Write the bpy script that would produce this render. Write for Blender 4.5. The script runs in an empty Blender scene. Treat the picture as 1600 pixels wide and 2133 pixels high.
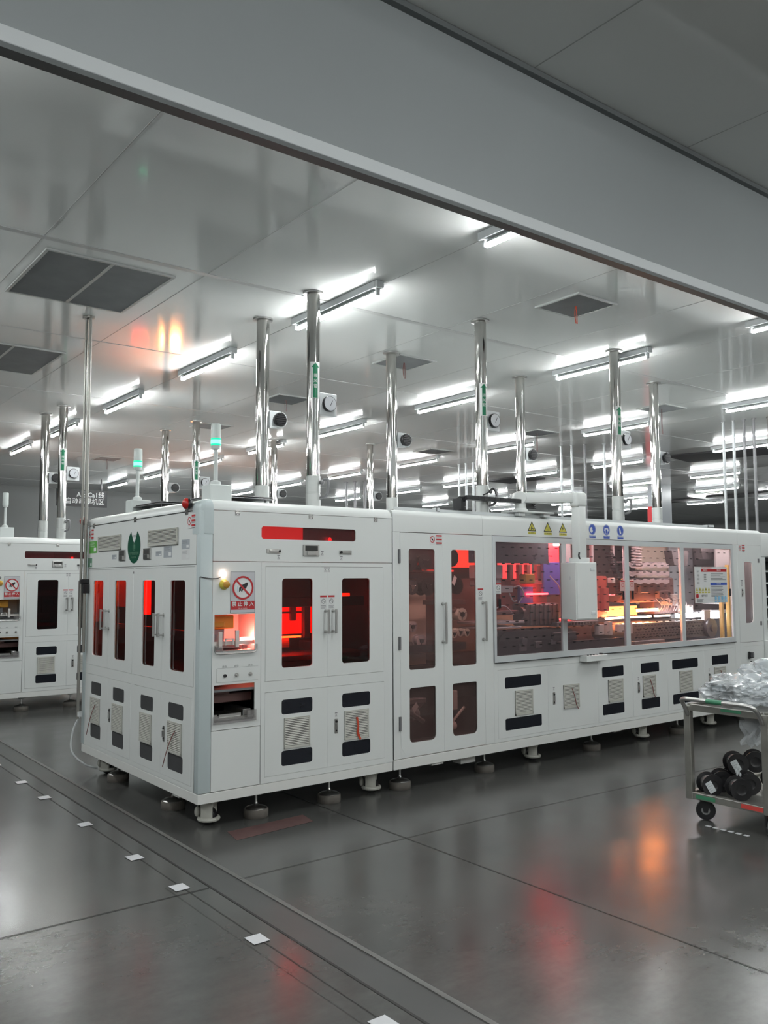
import bpy, bmesh, math, random
from mathutils import Vector, Matrix
random.seed(7)
S = bpy.context.scene
COL = S.collection
PI = math.pi

# ------------------------------------------------------------------ camera, world, exposure
cd = bpy.data.cameras.new('camera')
cam = bpy.data.objects.new('camera', cd)
COL.objects.link(cam)
cd.sensor_fit = 'HORIZONTAL'
cd.sensor_width = 36.0
cd.lens = 36.0 * 1790.3 / 1600.0
cd.clip_start = 0.05
cd.clip_end = 120
yaw, pitch, roll = math.radians(37.612), math.radians(4.452), math.radians(-0.254)
fw = Vector((math.sin(yaw) * math.cos(pitch), math.cos(yaw) * math.cos(pitch), math.sin(pitch)))
rt = Vector((math.cos(yaw), -math.sin(yaw), 0))
up = rt.cross(fw)
r2 = rt * math.cos(roll) + up * math.sin(roll)
u2 = up * math.cos(roll) - rt * math.sin(roll)
R = Matrix((r2, u2, -fw)).transposed().to_4x4()
cam.matrix_world = Matrix.Translation((-2.466, -5.156, 1.6)) @ R
S.camera = cam

w = bpy.data.worlds.new('world')
S.world = w
w.use_nodes = True
w.node_tree.nodes['Background'].inputs[0].default_value = (0.75, 0.85, 0.9, 1)
w.node_tree.nodes['Background'].inputs[1].default_value = 0.02
S.view_settings.view_transform = 'Standard'
S.view_settings.look = 'None'
S.view_settings.exposure = 0.78
S.view_settings.gamma = 1.0
S.view_settings.use_curve_mapping = False
S.cycles.max_bounces = 7
S.cycles.diffuse_bounces = 3
S.cycles.glossy_bounces = 4
S.cycles.transmission_bounces = 4
S.cycles.transparent_max_bounces = 10
S.cycles.caustics_reflective = False
S.cycles.caustics_refractive = False
S.cycles.sample_clamp_indirect = 4.0

LAMP = 82.0          # strength of the ceiling tubes

# ------------------------------------------------------------------ materials
def mat(name, color, rough=0.5, metal=0.0, spec=0.5, noise=0.0, nscale=6.0, bump=0.0, coat=0.0, alpha=None):
    m = bpy.data.materials.new(name)
    m.use_nodes = True
    nt = m.node_tree
    b = nt.nodes['Principled BSDF']
    b.inputs['Base Color'].default_value = (*color, 1)
    b.inputs['Roughness'].default_value = rough
    b.inputs['Metallic'].default_value = metal
    b.inputs['Specular IOR Level'].default_value = spec
    b.inputs['Coat Weight'].default_value = coat
    if noise > 0 or bump > 0:
        tc = nt.nodes.new('ShaderNodeTexCoord')
        n = nt.nodes.new('ShaderNodeTexNoise')
        n.inputs['Scale'].default_value = nscale
        n.inputs['Detail'].default_value = 4
        nt.links.new(tc.outputs['Object'], n.inputs['Vector'])
        if noise > 0:
            mx = nt.nodes.new('ShaderNodeMix')
            mx.data_type = 'RGBA'
            mx.inputs['A'].default_value = (*[c * (1 - noise) for c in color], 1)
            mx.inputs['B'].default_value = (*[min(1, c * (1 + noise)) for c in color], 1)
            nt.links.new(n.outputs['Fac'], mx.inputs['Factor'])
            nt.links.new(mx.outputs['Result'], b.inputs['Base Color'])
        if bump > 0:
            bp = nt.nodes.new('ShaderNodeBump')
            bp.inputs['Strength'].default_value = bump
            bp.inputs['Distance'].default_value = 0.01
            nt.links.new(n.outputs['Fac'], bp.inputs['Height'])
            nt.links.new(bp.outputs['Normal'], b.inputs['Normal'])
    return m

def emat(name, color, strength):
    m = bpy.data.materials.new(name)
    m.use_nodes = True
    b = m.node_tree.nodes['Principled BSDF']
    b.inputs['Base Color'].default_value = (*color, 1)
    b.inputs['Emission Color'].default_value = (*color, 1)
    b.inputs['Emission Strength'].default_value = strength
    return m

def pane(name, tint, gloss=0.08, rough=0.02, haze=0.0, hazecol=(0.5, 0.5, 0.5)):
    """tinted acrylic sheet: tinted transparency, a clear surface reflection and a little haze"""
    m = bpy.data.materials.new(name)
    m.use_nodes = True
    nt = m.node_tree
    nt.nodes.remove(nt.nodes['Principled BSDF'])
    out = nt.nodes['Material Output']
    t = nt.nodes.new('ShaderNodeBsdfTransparent')
    t.inputs[0].default_value = (*tint, 1)
    g = nt.nodes.new('ShaderNodeBsdfGlossy')
    g.inputs[0].default_value = (1, 1, 1, 1)
    g.inputs['Roughness'].default_value = rough
    fr = nt.nodes.new('ShaderNodeFresnel')
    fr.inputs[0].default_value = 1.45
    mu = nt.nodes.new('ShaderNodeMath')
    mu.operation = 'MULTIPLY'
    mu.inputs[1].default_value = gloss / 0.04
    mu.use_clamp = True
    nt.links.new(fr.outputs[0], mu.inputs[0])
    ge = nt.nodes.new('ShaderNodeNewGeometry')
    inv = nt.nodes.new('ShaderNodeMath')
    inv.operation = 'SUBTRACT'
    inv.inputs[0].default_value = 1.0
    nt.links.new(ge.outputs['Backfacing'], inv.inputs[1])
    mb = nt.nodes.new('ShaderNodeMath')
    mb.operation = 'MULTIPLY'
    nt.links.new(mu.outputs[0], mb.inputs[0])
    nt.links.new(inv.outputs[0], mb.inputs[1])
    mu = mb
    m1 = nt.nodes.new('ShaderNodeMixShader')
    nt.links.new(mu.outputs[0], m1.inputs[0])
    if haze > 0:
        d = nt.nodes.new('ShaderNodeBsdfDiffuse')
        d.inputs[0].default_value = (*hazecol, 1)
        m2 = nt.nodes.new('ShaderNodeMixShader')
        m2.inputs[0].default_value = haze
        nt.links.new(t.outputs[0], m2.inputs[1])
        nt.links.new(d.outputs[0], m2.inputs[2])
        nt.links.new(m2.outputs[0], m1.inputs[1])
    else:
        nt.links.new(t.outputs[0], m1.inputs[1])
    nt.links.new(g.outputs[0], m1.inputs[2])
    nt.links.new(m1.outputs[0], out.inputs[0])
    return m

M = {}
M['paint'] = mat('white_machine_paint', (0.70, 0.725, 0.715), 0.32, noise=0.02, nscale=3)
M['paint2'] = mat('off_white_frame_paint', (0.70, 0.71, 0.69), 0.4, noise=0.03, nscale=3)
M['post'] = mat('grey_blue_corner_paint', (0.50, 0.57, 0.58), 0.38, noise=0.02)
M['inside'] = mat('machine_inner_sheet', (0.16, 0.165, 0.17), 0.5, noise=0.1)
M['inside_dark'] = mat('machine_inner_black', (0.03, 0.03, 0.034), 0.5, noise=0.1)
M['inside_white'] = mat('machine_inner_white', (0.62, 0.6, 0.57), 0.5)
M['gap'] = mat('dark_gap', (0.03, 0.032, 0.035), 0.7)
M['black'] = mat('black_plastic', (0.012, 0.012, 0.014), 0.35)
M['dark_pane'] = mat('smoked_acrylic', (0.012, 0.014, 0.02), 0.14, noise=0.2)
M['sheen_pane'] = mat('painted_sheen_acrylic', (0.06, 0.062, 0.065), 0.28, noise=0.1)  # left face panes: grey reflection put into the base colour
M['grille'] = mat('beige_grille', (0.5, 0.5, 0.46), 0.45)
M['slot'] = mat('grille_slot_black', (0.04, 0.04, 0.038), 0.8)
M['steel'] = mat('brushed_steel', (0.55, 0.55, 0.54), 0.3, 1.0, noise=0.08, nscale=12)
M['chrome'] = mat('polished_steel', (0.62, 0.61, 0.585), 0.07, 1.0, bump=0.04, nscale=5)
M['galv'] = mat('galvanised_sleeve', (0.52, 0.54, 0.53), 0.38, 0.5, noise=0.08, nscale=10)
M['alu'] = mat('anodised_aluminium', (0.62, 0.65, 0.66), 0.35, 0.15)
M['cartsteel'] = mat('worn_cart_steel', (0.30, 0.295, 0.27), 0.38, 0.7, noise=0.25, nscale=14)
M['rubber'] = mat('dirty_rubber', (0.11, 0.10, 0.088), 0.8, noise=0.3, nscale=20)
M['caster'] = mat('cream_caster', (0.55, 0.55, 0.5), 0.45, noise=0.1, nscale=20)
M['red'] = mat('red_plastic', (0.42, 0.015, 0.012), 0.25)
M['red_ink'] = mat('red_print', (0.45, 0.02, 0.025), 0.5)
M['orange_ribbon'] = mat('orange_red_ribbon', (0.55, 0.07, 0.03), 0.6)
M['dark_red'] = mat('dark_red_cord', (0.18, 0.04, 0.035), 0.6)
M['white_ink'] = mat('white_print', (0.7, 0.72, 0.72), 0.5)
M['sign_white'] = mat('sign_white', (0.52, 0.53, 0.56), 0.4)
M['black_ink'] = mat('black_print', (0.015, 0.015, 0.02), 0.5)
M['grey_ink'] = mat('grey_print', (0.16, 0.17, 0.18), 0.5)
M['sticker'] = mat('white_sticker', (0.66, 0.67, 0.67), 0.5)
M['yellow_ink'] = mat('yellow_print', (0.55, 0.5, 0.08), 0.5)
M['blue_ink'] = mat('blue_print', (0.05, 0.1, 0.42), 0.5)
M['lightblue_ink'] = mat('light_blue_print', (0.25, 0.5, 0.7), 0.5)
M['green_ink'] = mat('green_print', (0.0, 0.17, 0.075), 0.4)
M['green_oval'] = mat('green_oval', (0.004, 0.075, 0.04), 0.35)
M['bright_green'] = mat('bright_green_sticker', (0.10, 0.36, 0.06), 0.5)
M['pale_green'] = mat('pale_green_sticker', (0.14, 0.30, 0.2), 0.5)
M['yellow'] = mat('yellow_plastic', (0.6, 0.5, 0.06), 0.3)
M['amber'] = mat('amber_plastic', (0.5, 0.25, 0.03), 0.3)
M['purple'] = mat('violet_blue_panel', (0.10, 0.08, 0.36), 0.4)
M['red_lit_tint'] = mat('painted_red_lamp_tint', (0.5, 0.1, 0.08), 0.45)  # red lamp light put into the base colour of inner parts
M['pink_tray'] = mat('pale_plastic_tray', (0.45, 0.42, 0.44), 0.35)
M['mid_grey'] = mat('mid_grey_metal', (0.2, 0.2, 0.21), 0.4, 0.4, noise=0.15, nscale=9)
M['brown'] = mat('reddish_brown_metal', (0.14, 0.075, 0.07), 0.45, 0.3, noise=0.2, nscale=8)
M['cream'] = mat('cream_post', (0.72, 0.5, 0.15), 0.4)
M['belt'] = mat('steel_mesh_belt', (0.22, 0.2, 0.18), 0.35, 0.7, noise=0.3, nscale=40)
M['bobbin'] = mat('white_bobbin', (0.62, 0.6, 0.53), 0.4)
M['peach'] = mat('cream_inner_wall', (0.72, 0.62, 0.52), 0.5)
M['lamp_body'] = mat('lamp_housing_white', (0.62, 0.65, 0.66), 0.4)
M['conduit'] = mat('zinc_conduit', (0.42, 0.44, 0.45), 0.35, 0.6)
M['pole'] = mat('dull_steel_pole', (0.33, 0.325, 0.30), 0.35, 0.6)
M['wall'] = mat('grey_wall_panel', (0.27, 0.28, 0.28), 0.45, noise=0.04, nscale=0.6)
M['bulkhead'] = mat('grey_bulkhead_panel', (0.34, 0.37, 0.38), 0.42, noise=0.05, nscale=0.9)
M['bulk_trim'] = mat('white_edge_channel', (0.72, 0.76, 0.78), 0.35)
M['bulk_dark'] = mat('dark_edge_trim_and_shade', (0.15, 0.165, 0.17), 0.5)
M['seam'] = mat('ceiling_seam_strip', (0.48, 0.49, 0.49), 0.3)
M['seam_thin'] = mat('ceiling_joint', (0.42, 0.43, 0.43), 0.5)
M['column'] = mat('grey_column_sheet', (0.3, 0.32, 0.34), 0.35)
M['vent_frame'] = mat('vent_frame_white', (0.45, 0.47, 0.46), 0.5)
M['vent_slat'] = mat('vent_slat_grey', (0.22, 0.225, 0.235), 0.5, noise=0.2, nscale=5)
M['vent_dark'] = mat('vent_black', (0.035, 0.035, 0.038), 0.8)
M['dial'] = mat('dial_face', (0.55, 0.57, 0.6), 0.3)
M['sign_black'] = mat('sign_black', (0.012, 0.013, 0.016), 0.4)
M['frosted'] = mat('frosted_lens', (0.62, 0.68, 0.66), 0.3)
M['tower'] = mat('tower_white', (0.58, 0.62, 0.61), 0.4)
M['tag_label'] = mat('paper_label', (0.6, 0.64, 0.66), 0.6)
M['gtape'] = mat('green_tape', (0.05, 0.22, 0.12), 0.4)
M['rtape'] = mat('red_tape', (0.6, 0.07, 0.06), 0.4)
M['floor_tape'] = mat('white_floor_tape', (0.55, 0.56, 0.58), 0.5)
M['joint'] = mat('floor_joint_dark', (0.022, 0.022, 0.021), 0.6)
M['trench'] = mat('floor_trench_fill', (0.062, 0.064, 0.062), 0.4, noise=0.2, nscale=3)
M['trench_edge'] = mat('floor_trench_edge', (0.125, 0.125, 0.12), 0.45, noise=0.25, nscale=3)
M['patch'] = mat('floor_repair_patch', (0.085, 0.045, 0.042), 0.5, noise=0.5, nscale=9)
M['clear'] = pane('clear_acrylic', (0.84, 0.80, 0.81), 0.05, 0.03, haze=0.08, hazecol=(0.55, 0.46, 0.48))
M['brown_pane'] = pane('brown_acrylic', (0.84, 0.71, 0.69), 0.05, 0.03, haze=0.07, hazecol=(0.5, 0.36, 0.34))
M['red_pane'] = pane('red_acrylic', (0.52, 0.115, 0.05), 0.04, 0.03)
M['red_pane_top'] = pane('red_lit_acrylic', (0.55, 0.12, 0.12), 0.05, 0.05, haze=0.12, hazecol=(0.4, 0.12, 0.13))
M['tray_pane'] = pane('clear_tray', (0.75, 0.74, 0.74), 0.1, 0.05, haze=0.2, hazecol=(0.6, 0.58, 0.58))
M['film'] = pane('plastic_film', (0.88, 0.90, 0.92), 0.05, 0.16, haze=0.42, hazecol=(0.72, 0.76, 0.78))
M['tube'] = emat('lit_tube', (0.96, 0.99, 0.98), LAMP)
M['green_lamp'] = emat('green_signal_light', (0.0, 0.62, 0.26), 0.85)
M['green_core'] = emat('green_signal_core', (0.2, 1.0, 0.55), 1.0)
M['pilot'] = emat('pilot_light', (1.0, 0.72, 0.6), 5.0)
M['red_led'] = emat('red_led', (1.0, 0.02, 0.02), 28.0)
M['red_soft'] = emat('red_led_soft', (1.0, 0.04, 0.02), 7.0)
M['red_spot'] = emat('red_led_spot', (1.0, 0.16, 0.12), 60.0)
M['orange_heat'] = emat('heater_orange', (1.0, 0.32, 0.08), 70.0)
M['heat_core'] = emat('heater_core', (1.0, 0.50, 0.2), 140.0)
M['white_work'] = emat('white_work_light', (0.92, 0.97, 1.0), 20.0)
M['orange_soft'] = emat('orange_soft', (1.0, 0.13, 0.02), 6.0)

# floor and ceiling materials: mottled polished concrete, glossy coated panels
def floor_mat():
    m = bpy.data.materials.new('polished_concrete')
    m.use_nodes = True
    nt = m.node_tree
    b = nt.nodes['Principled BSDF']
    tc = nt.nodes.new('ShaderNodeTexCoord')
    def noise(scale, detail, rough=0.6, dist=0.0, stretch=None):
        n = nt.nodes.new('ShaderNodeTexNoise')
        n.inputs['Scale'].default_value = scale
        n.inputs['Detail'].default_value = detail
        n.inputs['Roughness'].default_value = rough
        n.inputs['Distortion'].default_value = dist
        if stretch:
            mp = nt.nodes.new('ShaderNodeMapping')
            mp.inputs['Scale'].default_value = stretch
            nt.links.new(tc.outputs['Object'], mp.inputs['Vector'])
            nt.links.new(mp.outputs['Vector'], n.inputs['Vector'])
        else:
            nt.links.new(tc.outputs['Object'], n.inputs['Vector'])
        return n
    big = noise(0.7, 5, 0.55, 0.2)
    mid = noise(2.2, 5, 0.5, 0.1)
    fine = noise(28, 4)
    streak = noise(1.6, 4, 0.6, 0.2, (2.2, 7.0, 1))
    def ramp(src, p0, c0, p1, c1):
        r = nt.nodes.new('ShaderNodeValToRGB')
        r.color_ramp.elements[0].position = p0
        r.color_ramp.elements[0].color = (*c0, 1)
        r.color_ramp.elements[1].position = p1
        r.color_ramp.elements[1].color = (*c1, 1)
        nt.links.new(src, r.inputs['Fac'])
        return r
    a = ramp(big.outputs['Fac'], 0.30, (0.055, 0.056, 0.054), 0.72, (0.080, 0.080, 0.077))
    c = ramp(mid.outputs['Fac'], 0.25, (0.90, 0.90, 0.90), 0.75, (1.08, 1.08, 1.07))
    d = ramp(streak.outputs['Fac'], 0.35, (0.9, 0.9, 0.9), 0.65, (1.06, 1.06, 1.05))
    e = ramp(fine.outputs['Fac'], 0.3, (0.94, 0.94, 0.94), 0.7, (1.06, 1.06, 1.06))
    cur = a.outputs['Color']
    for x in (c, d, e):
        mx = nt.nodes.new('ShaderNodeMix')
        mx.data_type = 'RGBA'
        mx.blend_type = 'MULTIPLY'
        mx.inputs['Factor'].default_value = 1
        nt.links.new(cur, mx.inputs['A'])
        nt.links.new(x.outputs['Color'], mx.inputs['B'])
        cur = mx.outputs['Result']
    nt.links.new(cur, b.inputs['Base Color'])
    rr_ = nt.nodes.new('ShaderNodeMapRange')
    rr_.inputs['From Min'].default_value = 0.3
    rr_.inputs['From Max'].default_value = 0.7
    rr_.inputs['To Min'].default_value = 0.19
    rr_.inputs['To Max'].default_value = 0.27
    nt.links.new(mid.outputs['Fac'], rr_.inputs['Value'])
    nt.links.new(rr_.outputs['Result'], b.inputs['Roughness'])
    b.inputs['Specular IOR Level'].default_value = 0.6
    bp = nt.nodes.new('ShaderNodeBump')
    bp.inputs['Strength'].default_value = 0.012
    bp.inputs['Distance'].default_value = 0.01
    nt.links.new(big.outputs['Fac'], bp.inputs['Height'])
    nt.links.new(bp.outputs['Normal'], b.inputs['Normal'])
    return m
M['floor'] = floor_mat()

def ceiling_mat():
    m = mat('coated_ceiling_panel', (0.80, 0.82, 0.81), 0.085, spec=0.5, noise=0.03, nscale=0.7)
    nt = m.node_tree
    b = nt.nodes['Principled BSDF']
    tc = nt.nodes.new('ShaderNodeTexCoord')
    n = nt.nodes.new('ShaderNodeTexNoise')
    n.inputs['Scale'].default_value = 1.1
    n.inputs['Detail'].default_value = 2
    nt.links.new(tc.outputs['Object'], n.inputs['Vector'])
    bp = nt.nodes.new('ShaderNodeBump')
    bp.inputs['Strength'].default_value = 0.08
    bp.inputs['Distance'].default_value = 0.02
    nt.links.new(n.outputs['Fac'], bp.inputs['Height'])
    nt.links.new(bp.outputs['Normal'], b.inputs['Normal'])
    return m
M['ceiling'] = ceiling_mat()

# ------------------------------------------------------------------ mesh helpers
def nb():
    return bmesh.new()

def box(bm, x0, x1, y0, y1, z0, z1, bev=0.0, seg=2, mi=0):
    vs = [bm.verts.new((x, y, z)) for x in (x0, x1) for y in (y0, y1) for z in (z0, z1)]
    fs = []
    for idx in ((0, 1, 3, 2), (4, 6, 7, 5), (0, 4, 5, 1), (2, 3, 7, 6), (0, 2, 6, 4), (1, 5, 7, 3)):
        f = bm.faces.new([vs[i] for i in idx])
        f.material_index = mi
        fs.append(f)
    if bev > 0:
        es = list({e for f in fs for e in f.edges})
        bmesh.ops.bevel(bm, geom=es, offset=bev, segments=seg, affect='EDGES', profile=0.5)

def frame_axes(d):
    d = Vector(d).normalized()
    a = Vector((0, 0, 1)) if abs(d.z) < 0.9 else Vector((1, 0, 0))
    u = d.cross(a).normalized()
    return u, d.cross(u).normalized()

def cyl(bm, p0, p1, r, n=20, r1=None, caps=True, mi=0):
    p0, p1 = Vector(p0), Vector(p1)
    r1 = r if r1 is None else r1
    u, v = frame_axes(p1 - p0)
    A = [bm.verts.new(p0 + (u * math.cos(2 * PI * i / n) + v * math.sin(2 * PI * i / n)) * r) for i in range(n)]
    B = [bm.verts.new(p1 + (u * math.cos(2 * PI * i / n) + v * math.sin(2 * PI * i / n)) * r1) for i in range(n)]
    for i in range(n):
        j = (i + 1) % n
        f = bm.faces.new((A[i], A[j], B[j], B[i]))
        f.material_index = mi
    if caps:
        for g in (A[::-1], B):
            f = bm.faces.new(g)
            f.material_index = mi

def lathe(bm, prof, origin, axis=(0, 0, 1), n=24, mi=0):
    """prof: list of (radius, distance along axis)"""
    o = Vector(origin)
    ax = Vector(axis).normalized()
    u, v = frame_axes(ax)
    rings = []
    for r, h in prof:
        rings.append([bm.verts.new(o + ax * h + (u * math.cos(2 * PI * i / n) + v * math.sin(2 * PI * i / n)) * max(r, 1e-4)) for i in range(n)])
    for a, b in zip(rings, rings[1:]):
        for i in range(n):
            j = (i + 1) % n
            f = bm.faces.new((a[i], a[j], b[j], b[i]))
            f.material_index = mi
    for g in (rings[0][::-1], rings[-1]):
        f = bm.faces.new(g)
        f.material_index = mi

def tube(bm, pts, r, n=10, mi=0):
    pts = [Vector(p) for p in pts]
    rings = []
    prev = None
    for i, p in enumerate(pts):
        d = (pts[min(i + 1, len(pts) - 1)] - pts[max(i - 1, 0)]).normalized()
        if prev is None:
            u, v = frame_axes(d)
        else:
            u = (prev - d * prev.dot(d)).normalized()
            v = d.cross(u)
        prev = u
        rings.append([bm.verts.new(p + (u * math.cos(2 * PI * k / n) + v * math.sin(2 * PI * k / n)) * r) for k in range(n)])
    for a, b in zip(rings, rings[1:]):
        for k in range(n):
            j = (k + 1) % n
            f = bm.faces.new((a[k], a[j], b[j], b[k]))
            f.material_index = mi
    for g in (rings[0][::-1], rings[-1]):
        f = bm.faces.new(g)
        f.material_index = mi

def arc(c, r, a0, a1, n, f):
    """points of an arc; f maps (cos,sin) offsets to 3D"""
    out = []
    for i in range(n + 1):
        a = a0 + (a1 - a0) * i / n
        out.append(f(c, r * math.cos(a), r * math.sin(a)))
    return out

def smooth_path(pts, k=6):
    """Catmull-Rom through pts"""
    P = [Vector(p) for p in pts]
    P = [P[0] * 2 - P[1]] + P + [P[-1] * 2 - P[-2]]
    out = []
    for i in range(1, len(P) - 2):
        for t in range(k):
            t = t / k
            a, b, c, d = P[i - 1], P[i], P[i + 1], P[i + 2]
            out.append(0.5 * ((2 * b) + (c - a) * t + (2 * a - 5 * b + 4 * c - d) * t * t + (3 * b - a - 3 * c + d) * t ** 3))
    out.append(P[-2])
    return out

def sphere(bm, c, r, seg=20, rings=12, scale=(1, 1, 1), mi=0):
    mtx = Matrix.Translation(c) @ Matrix.Diagonal((*[r * s for s in scale], 1))
    res = bmesh.ops.create_uvsphere(bm, u_segments=seg, v_segments=rings, radius=1, matrix=mtx)
    for v in res['verts']:
        for f in v.link_faces:
            f.material_index = mi

def link(name, me, mats, parent=None, label=None, loc=None):
    o = bpy.data.objects.new(name, me)
    COL.objects.link(o)
    for m in (mats if isinstance(mats, (list, tuple)) else [mats]):
        me.materials.append(m)
    if parent is not None:
        o.parent = parent
    if label:
        o['label'] = label
    if loc is not None:
        o.location = loc
    return o

def mk(name, bm, mats, parent=None, label=None, smooth=True, loc=None, recalc=True):
    if recalc:
        bmesh.ops.recalc_face_normals(bm, faces=bm.faces)
    me = bpy.data.meshes.new(name)
    bm.to_mesh(me)
    bm.free()
    if smooth:
        for p in me.polygons:
            p.use_smooth = True
        me.set_sharp_from_angle(angle=math.radians(35))
    return link(name, me, mats, parent, label, loc)

def thing(name, label, cat, loc=(0, 0, 0), group=None, rz=0.0):
    o = bpy.data.objects.new(name, None)
    COL.objects.link(o)
    o.empty_display_size = 0.1
    o.location = loc
    o.rotation_euler = (0, 0, rz)
    o['label'] = label
    o['category'] = cat
    if group:
        o['group'] = group
    return o

def tag(o, label, cat, group=None, kind=None):
    o['label'] = label
    o['category'] = cat
    if group:
        o['group'] = group
    if kind:
        o['kind'] = kind
    return o

def struct(o, label=None):
    o['kind'] = 'structure'
    if label:
        o['label'] = label
    return o

def copy_tree(o, parent=None):
    c = o.copy()
    COL.objects.link(c)
    c.parent = parent
    for ch in list(o.children):
        copy_tree(ch, c)
    return c

def rr(u0, u1, v0, v1, r=0.0, n=4):
    """rounded rectangle outline; r a number or four radii (bl, br, tr, tl)"""
    rs = r if isinstance(r, (list, tuple)) else (r,) * 4
    out = []
    for (cx, cy, a0), q in zip(((u0, v0, PI), (u1, v0, 1.5 * PI), (u1, v1, 0), (u0, v1, PI / 2)), rs):
        if q <= 0:
            out.append((cx, cy))
            continue
        ox = cx + (q if cx == u0 else -q)
        oy = cy + (q if cy == v0 else -q)
        for i in range(n + 1):
            a = a0 + PI / 2 * i / n
            out.append((ox + q * math.cos(a), oy + q * math.sin(a)))
    return out

FRONT = lambda u, v, w: (u, -w, v)      # u = X, v = Z, w = outwards (towards -Y)
LEFT = lambda u, v, w: (-w, u, v)       # u = Y, v = Z, w = outwards (towards -X)

def plate(name, outer, holes, t, fmap, m, parent, w0=0.0, label=None):
    """flat sheet with holes: thickness t from w0 outwards"""
    c = bpy.data.curves.new('c', 'CURVE')
    c.dimensions = '2D'
    c.fill_mode = 'BOTH'
    c.extrude = t / 2
    for P in [outer] + list(holes):
        s = c.splines.new('POLY')
        s.points.add(len(P) - 1)
        s.use_cyclic_u = True
        for i, p in enumerate(P):
            s.points[i].co = (p[0], p[1], 0, 1)
    o = bpy.data.objects.new('c', c)
    me = bpy.data.meshes.new_from_object(o)
    bpy.data.objects.remove(o)
    bpy.data.curves.remove(c)
    bm = bmesh.new()
    bm.from_mesh(me)
    bpy.data.meshes.remove(me)
    for v in bm.verts:
        v.co = fmap(v.co.x, v.co.y, v.co.z + w0 + t / 2)
    bmesh.ops.remove_doubles(bm, verts=bm.verts, dist=1e-5)
    return mk(name, bm, m, parent, label, smooth=False)

class Gfx:
    """a printed thing: flat layers of shapes in one mesh with several materials"""
    def __init__(self, mats):
        self.bm = bmesh.new()
        self.mats = [M[x] for x in mats]
        self.idx = {x: i for i, x in enumerate(mats)}
        self.k = 0
    def _w(self):
        self.k += 1
        return 0.00025 * self.k
    def poly(self, pts, m, w=None):
        w = self._w() if w is None else w
        f = self.bm.faces.new([self.bm.verts.new((p[0], p[1], w)) for p in pts])
        f.material_index = self.idx[m]
    def rect(self, u0, u1, v0, v1, m, r=0.0, w=None):
        self.poly(rr(u0, u1, v0, v1, r), m, w)
    def slab(self, u0, u1, v0, v1, m, t=0.002):
        self.k += 1
        box(self.bm, u0, u1, v0, v1, 0, t, mi=self.idx[m])
        self.k = int(t / 0.00025) + 1
    def disc(self, u, v, r, m, n=28, sv=1.0):
        self.poly([(u + r * math.cos(2 * PI * i / n), v + r * sv * math.sin(2 * PI * i / n)) for i in range(n)], m)
    def ring(self, u, v, r0, r1, m, n=36):
        w = self._w()
        A = [self.bm.verts.new((u + r0 * math.cos(2 * PI * i / n), v + r0 * math.sin(2 * PI * i / n), w)) for i in range(n)]
        B = [self.bm.verts.new((u + r1 * math.cos(2 * PI * i / n), v + r1 * math.sin(2 * PI * i / n), w)) for i in range(n)]
        for i in range(n):
            j = (i + 1) % n
            f = self.bm.faces.new((A[i], A[j], B[j], B[i]))
            f.material_index = self.idx[m]
    def line(self, a, b, t, m, w=None):
        d = Vector((b[0] - a[0], b[1] - a[1]))
        n = Vector((-d.y, d.x)).normalized() * t / 2
        self.poly([(a[0] - n.x, a[1] - n.y), (b[0] - n.x, b[1] - n.y), (b[0] + n.x, b[1] + n.y), (a[0] + n.x, a[1] + n.y)], m, w)
    def text(self, s, u, v, size, m, align='CENTER', sx=1.0, bold=0.0):
        c = bpy.data.curves.new('t', 'FONT')
        c.body = s
        c.size = size
        c.align_x = align
        c.align_y = 'CENTER'
        c.offset = bold
        c.resolution_u = 2
        o = bpy.data.objects.new('t', c)
        me = bpy.data.meshes.new_from_object(o)
        bpy.data.objects.remove(o)
        bpy.data.curves.remove(c)
        w = self._w()
        n0 = len(self.bm.verts)
        nf = len(self.bm.faces)
        self.bm.from_mesh(me)
        bpy.data.meshes.remove(me)
        self.bm.verts.ensure_lookup_table()
        self.bm.faces.ensure_lookup_table()
        for q in self.bm.verts[n0:]:
            q.co = (u + q.co.x * sx, v + q.co.y, w)
        for f in self.bm.faces[nf:]:
            f.material_index = self.idx[m]
    def lines(self, u0, u1, v0, v1, n, m, t=0.002, ragged=0.25):
        w = self._w()
        for i in range(n):
            v = v1 - (v1 - v0) * (i + 0.5) / n
            e = u1 - (u1 - u0) * random.random() * ragged
            self.rect(u0, e, v - t / 2, v + t / 2, m, w=w)
    def build(self, name, fmap, parent=None, label=None):
        for v in self.bm.verts:
            v.co = fmap(v.co.x, v.co.y, v.co.z)
        return mk(name, self.bm, self.mats, parent, label, smooth=False, recalc=False)

def F(x, z, y=0.0):            # sticker frame on a front face
    return lambda u, v, w: (x + u, y - w, z + v)
def Lf(y, z, x=0.0):           # sticker frame on the left face
    return lambda u, v, w: (x - w, y - u, z + v)

# ------------------------------------------------------------------ the room
def quad_box(name, x0, x1, y0, y1, z0, z1, m, label=None):
    bm = nb()
    box(bm, x0, x1, y0, y1, z0, z1)
    return struct(mk(name, bm, m, smooth=False), label)

CZ = 3.87
XW0, XW1, YW0, YW1 = -9.0, 29.5, -10.5, 16.5
quad_box('floor', XW0, XW1, YW0, YW1, -0.1, 0, M['floor'])
quad_box('ceiling', XW0, XW1, YW0, YW1, CZ, CZ + 0.1, M['ceiling'])
quad_box('wall_back', XW0, XW1, YW1, YW1 + 0.1, 0, CZ, M['wall'])
quad_box('wall_right', XW1, XW1 + 0.1, YW0, YW1, 0, CZ, M['wall'])
quad_box('wall_left', XW0 - 0.1, XW0, YW0, YW1, 0, CZ, M['wall'])
quad_box('wall_front', XW0, XW1, YW0 - 0.1, YW0, 0, CZ, M['inside_white'])

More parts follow.
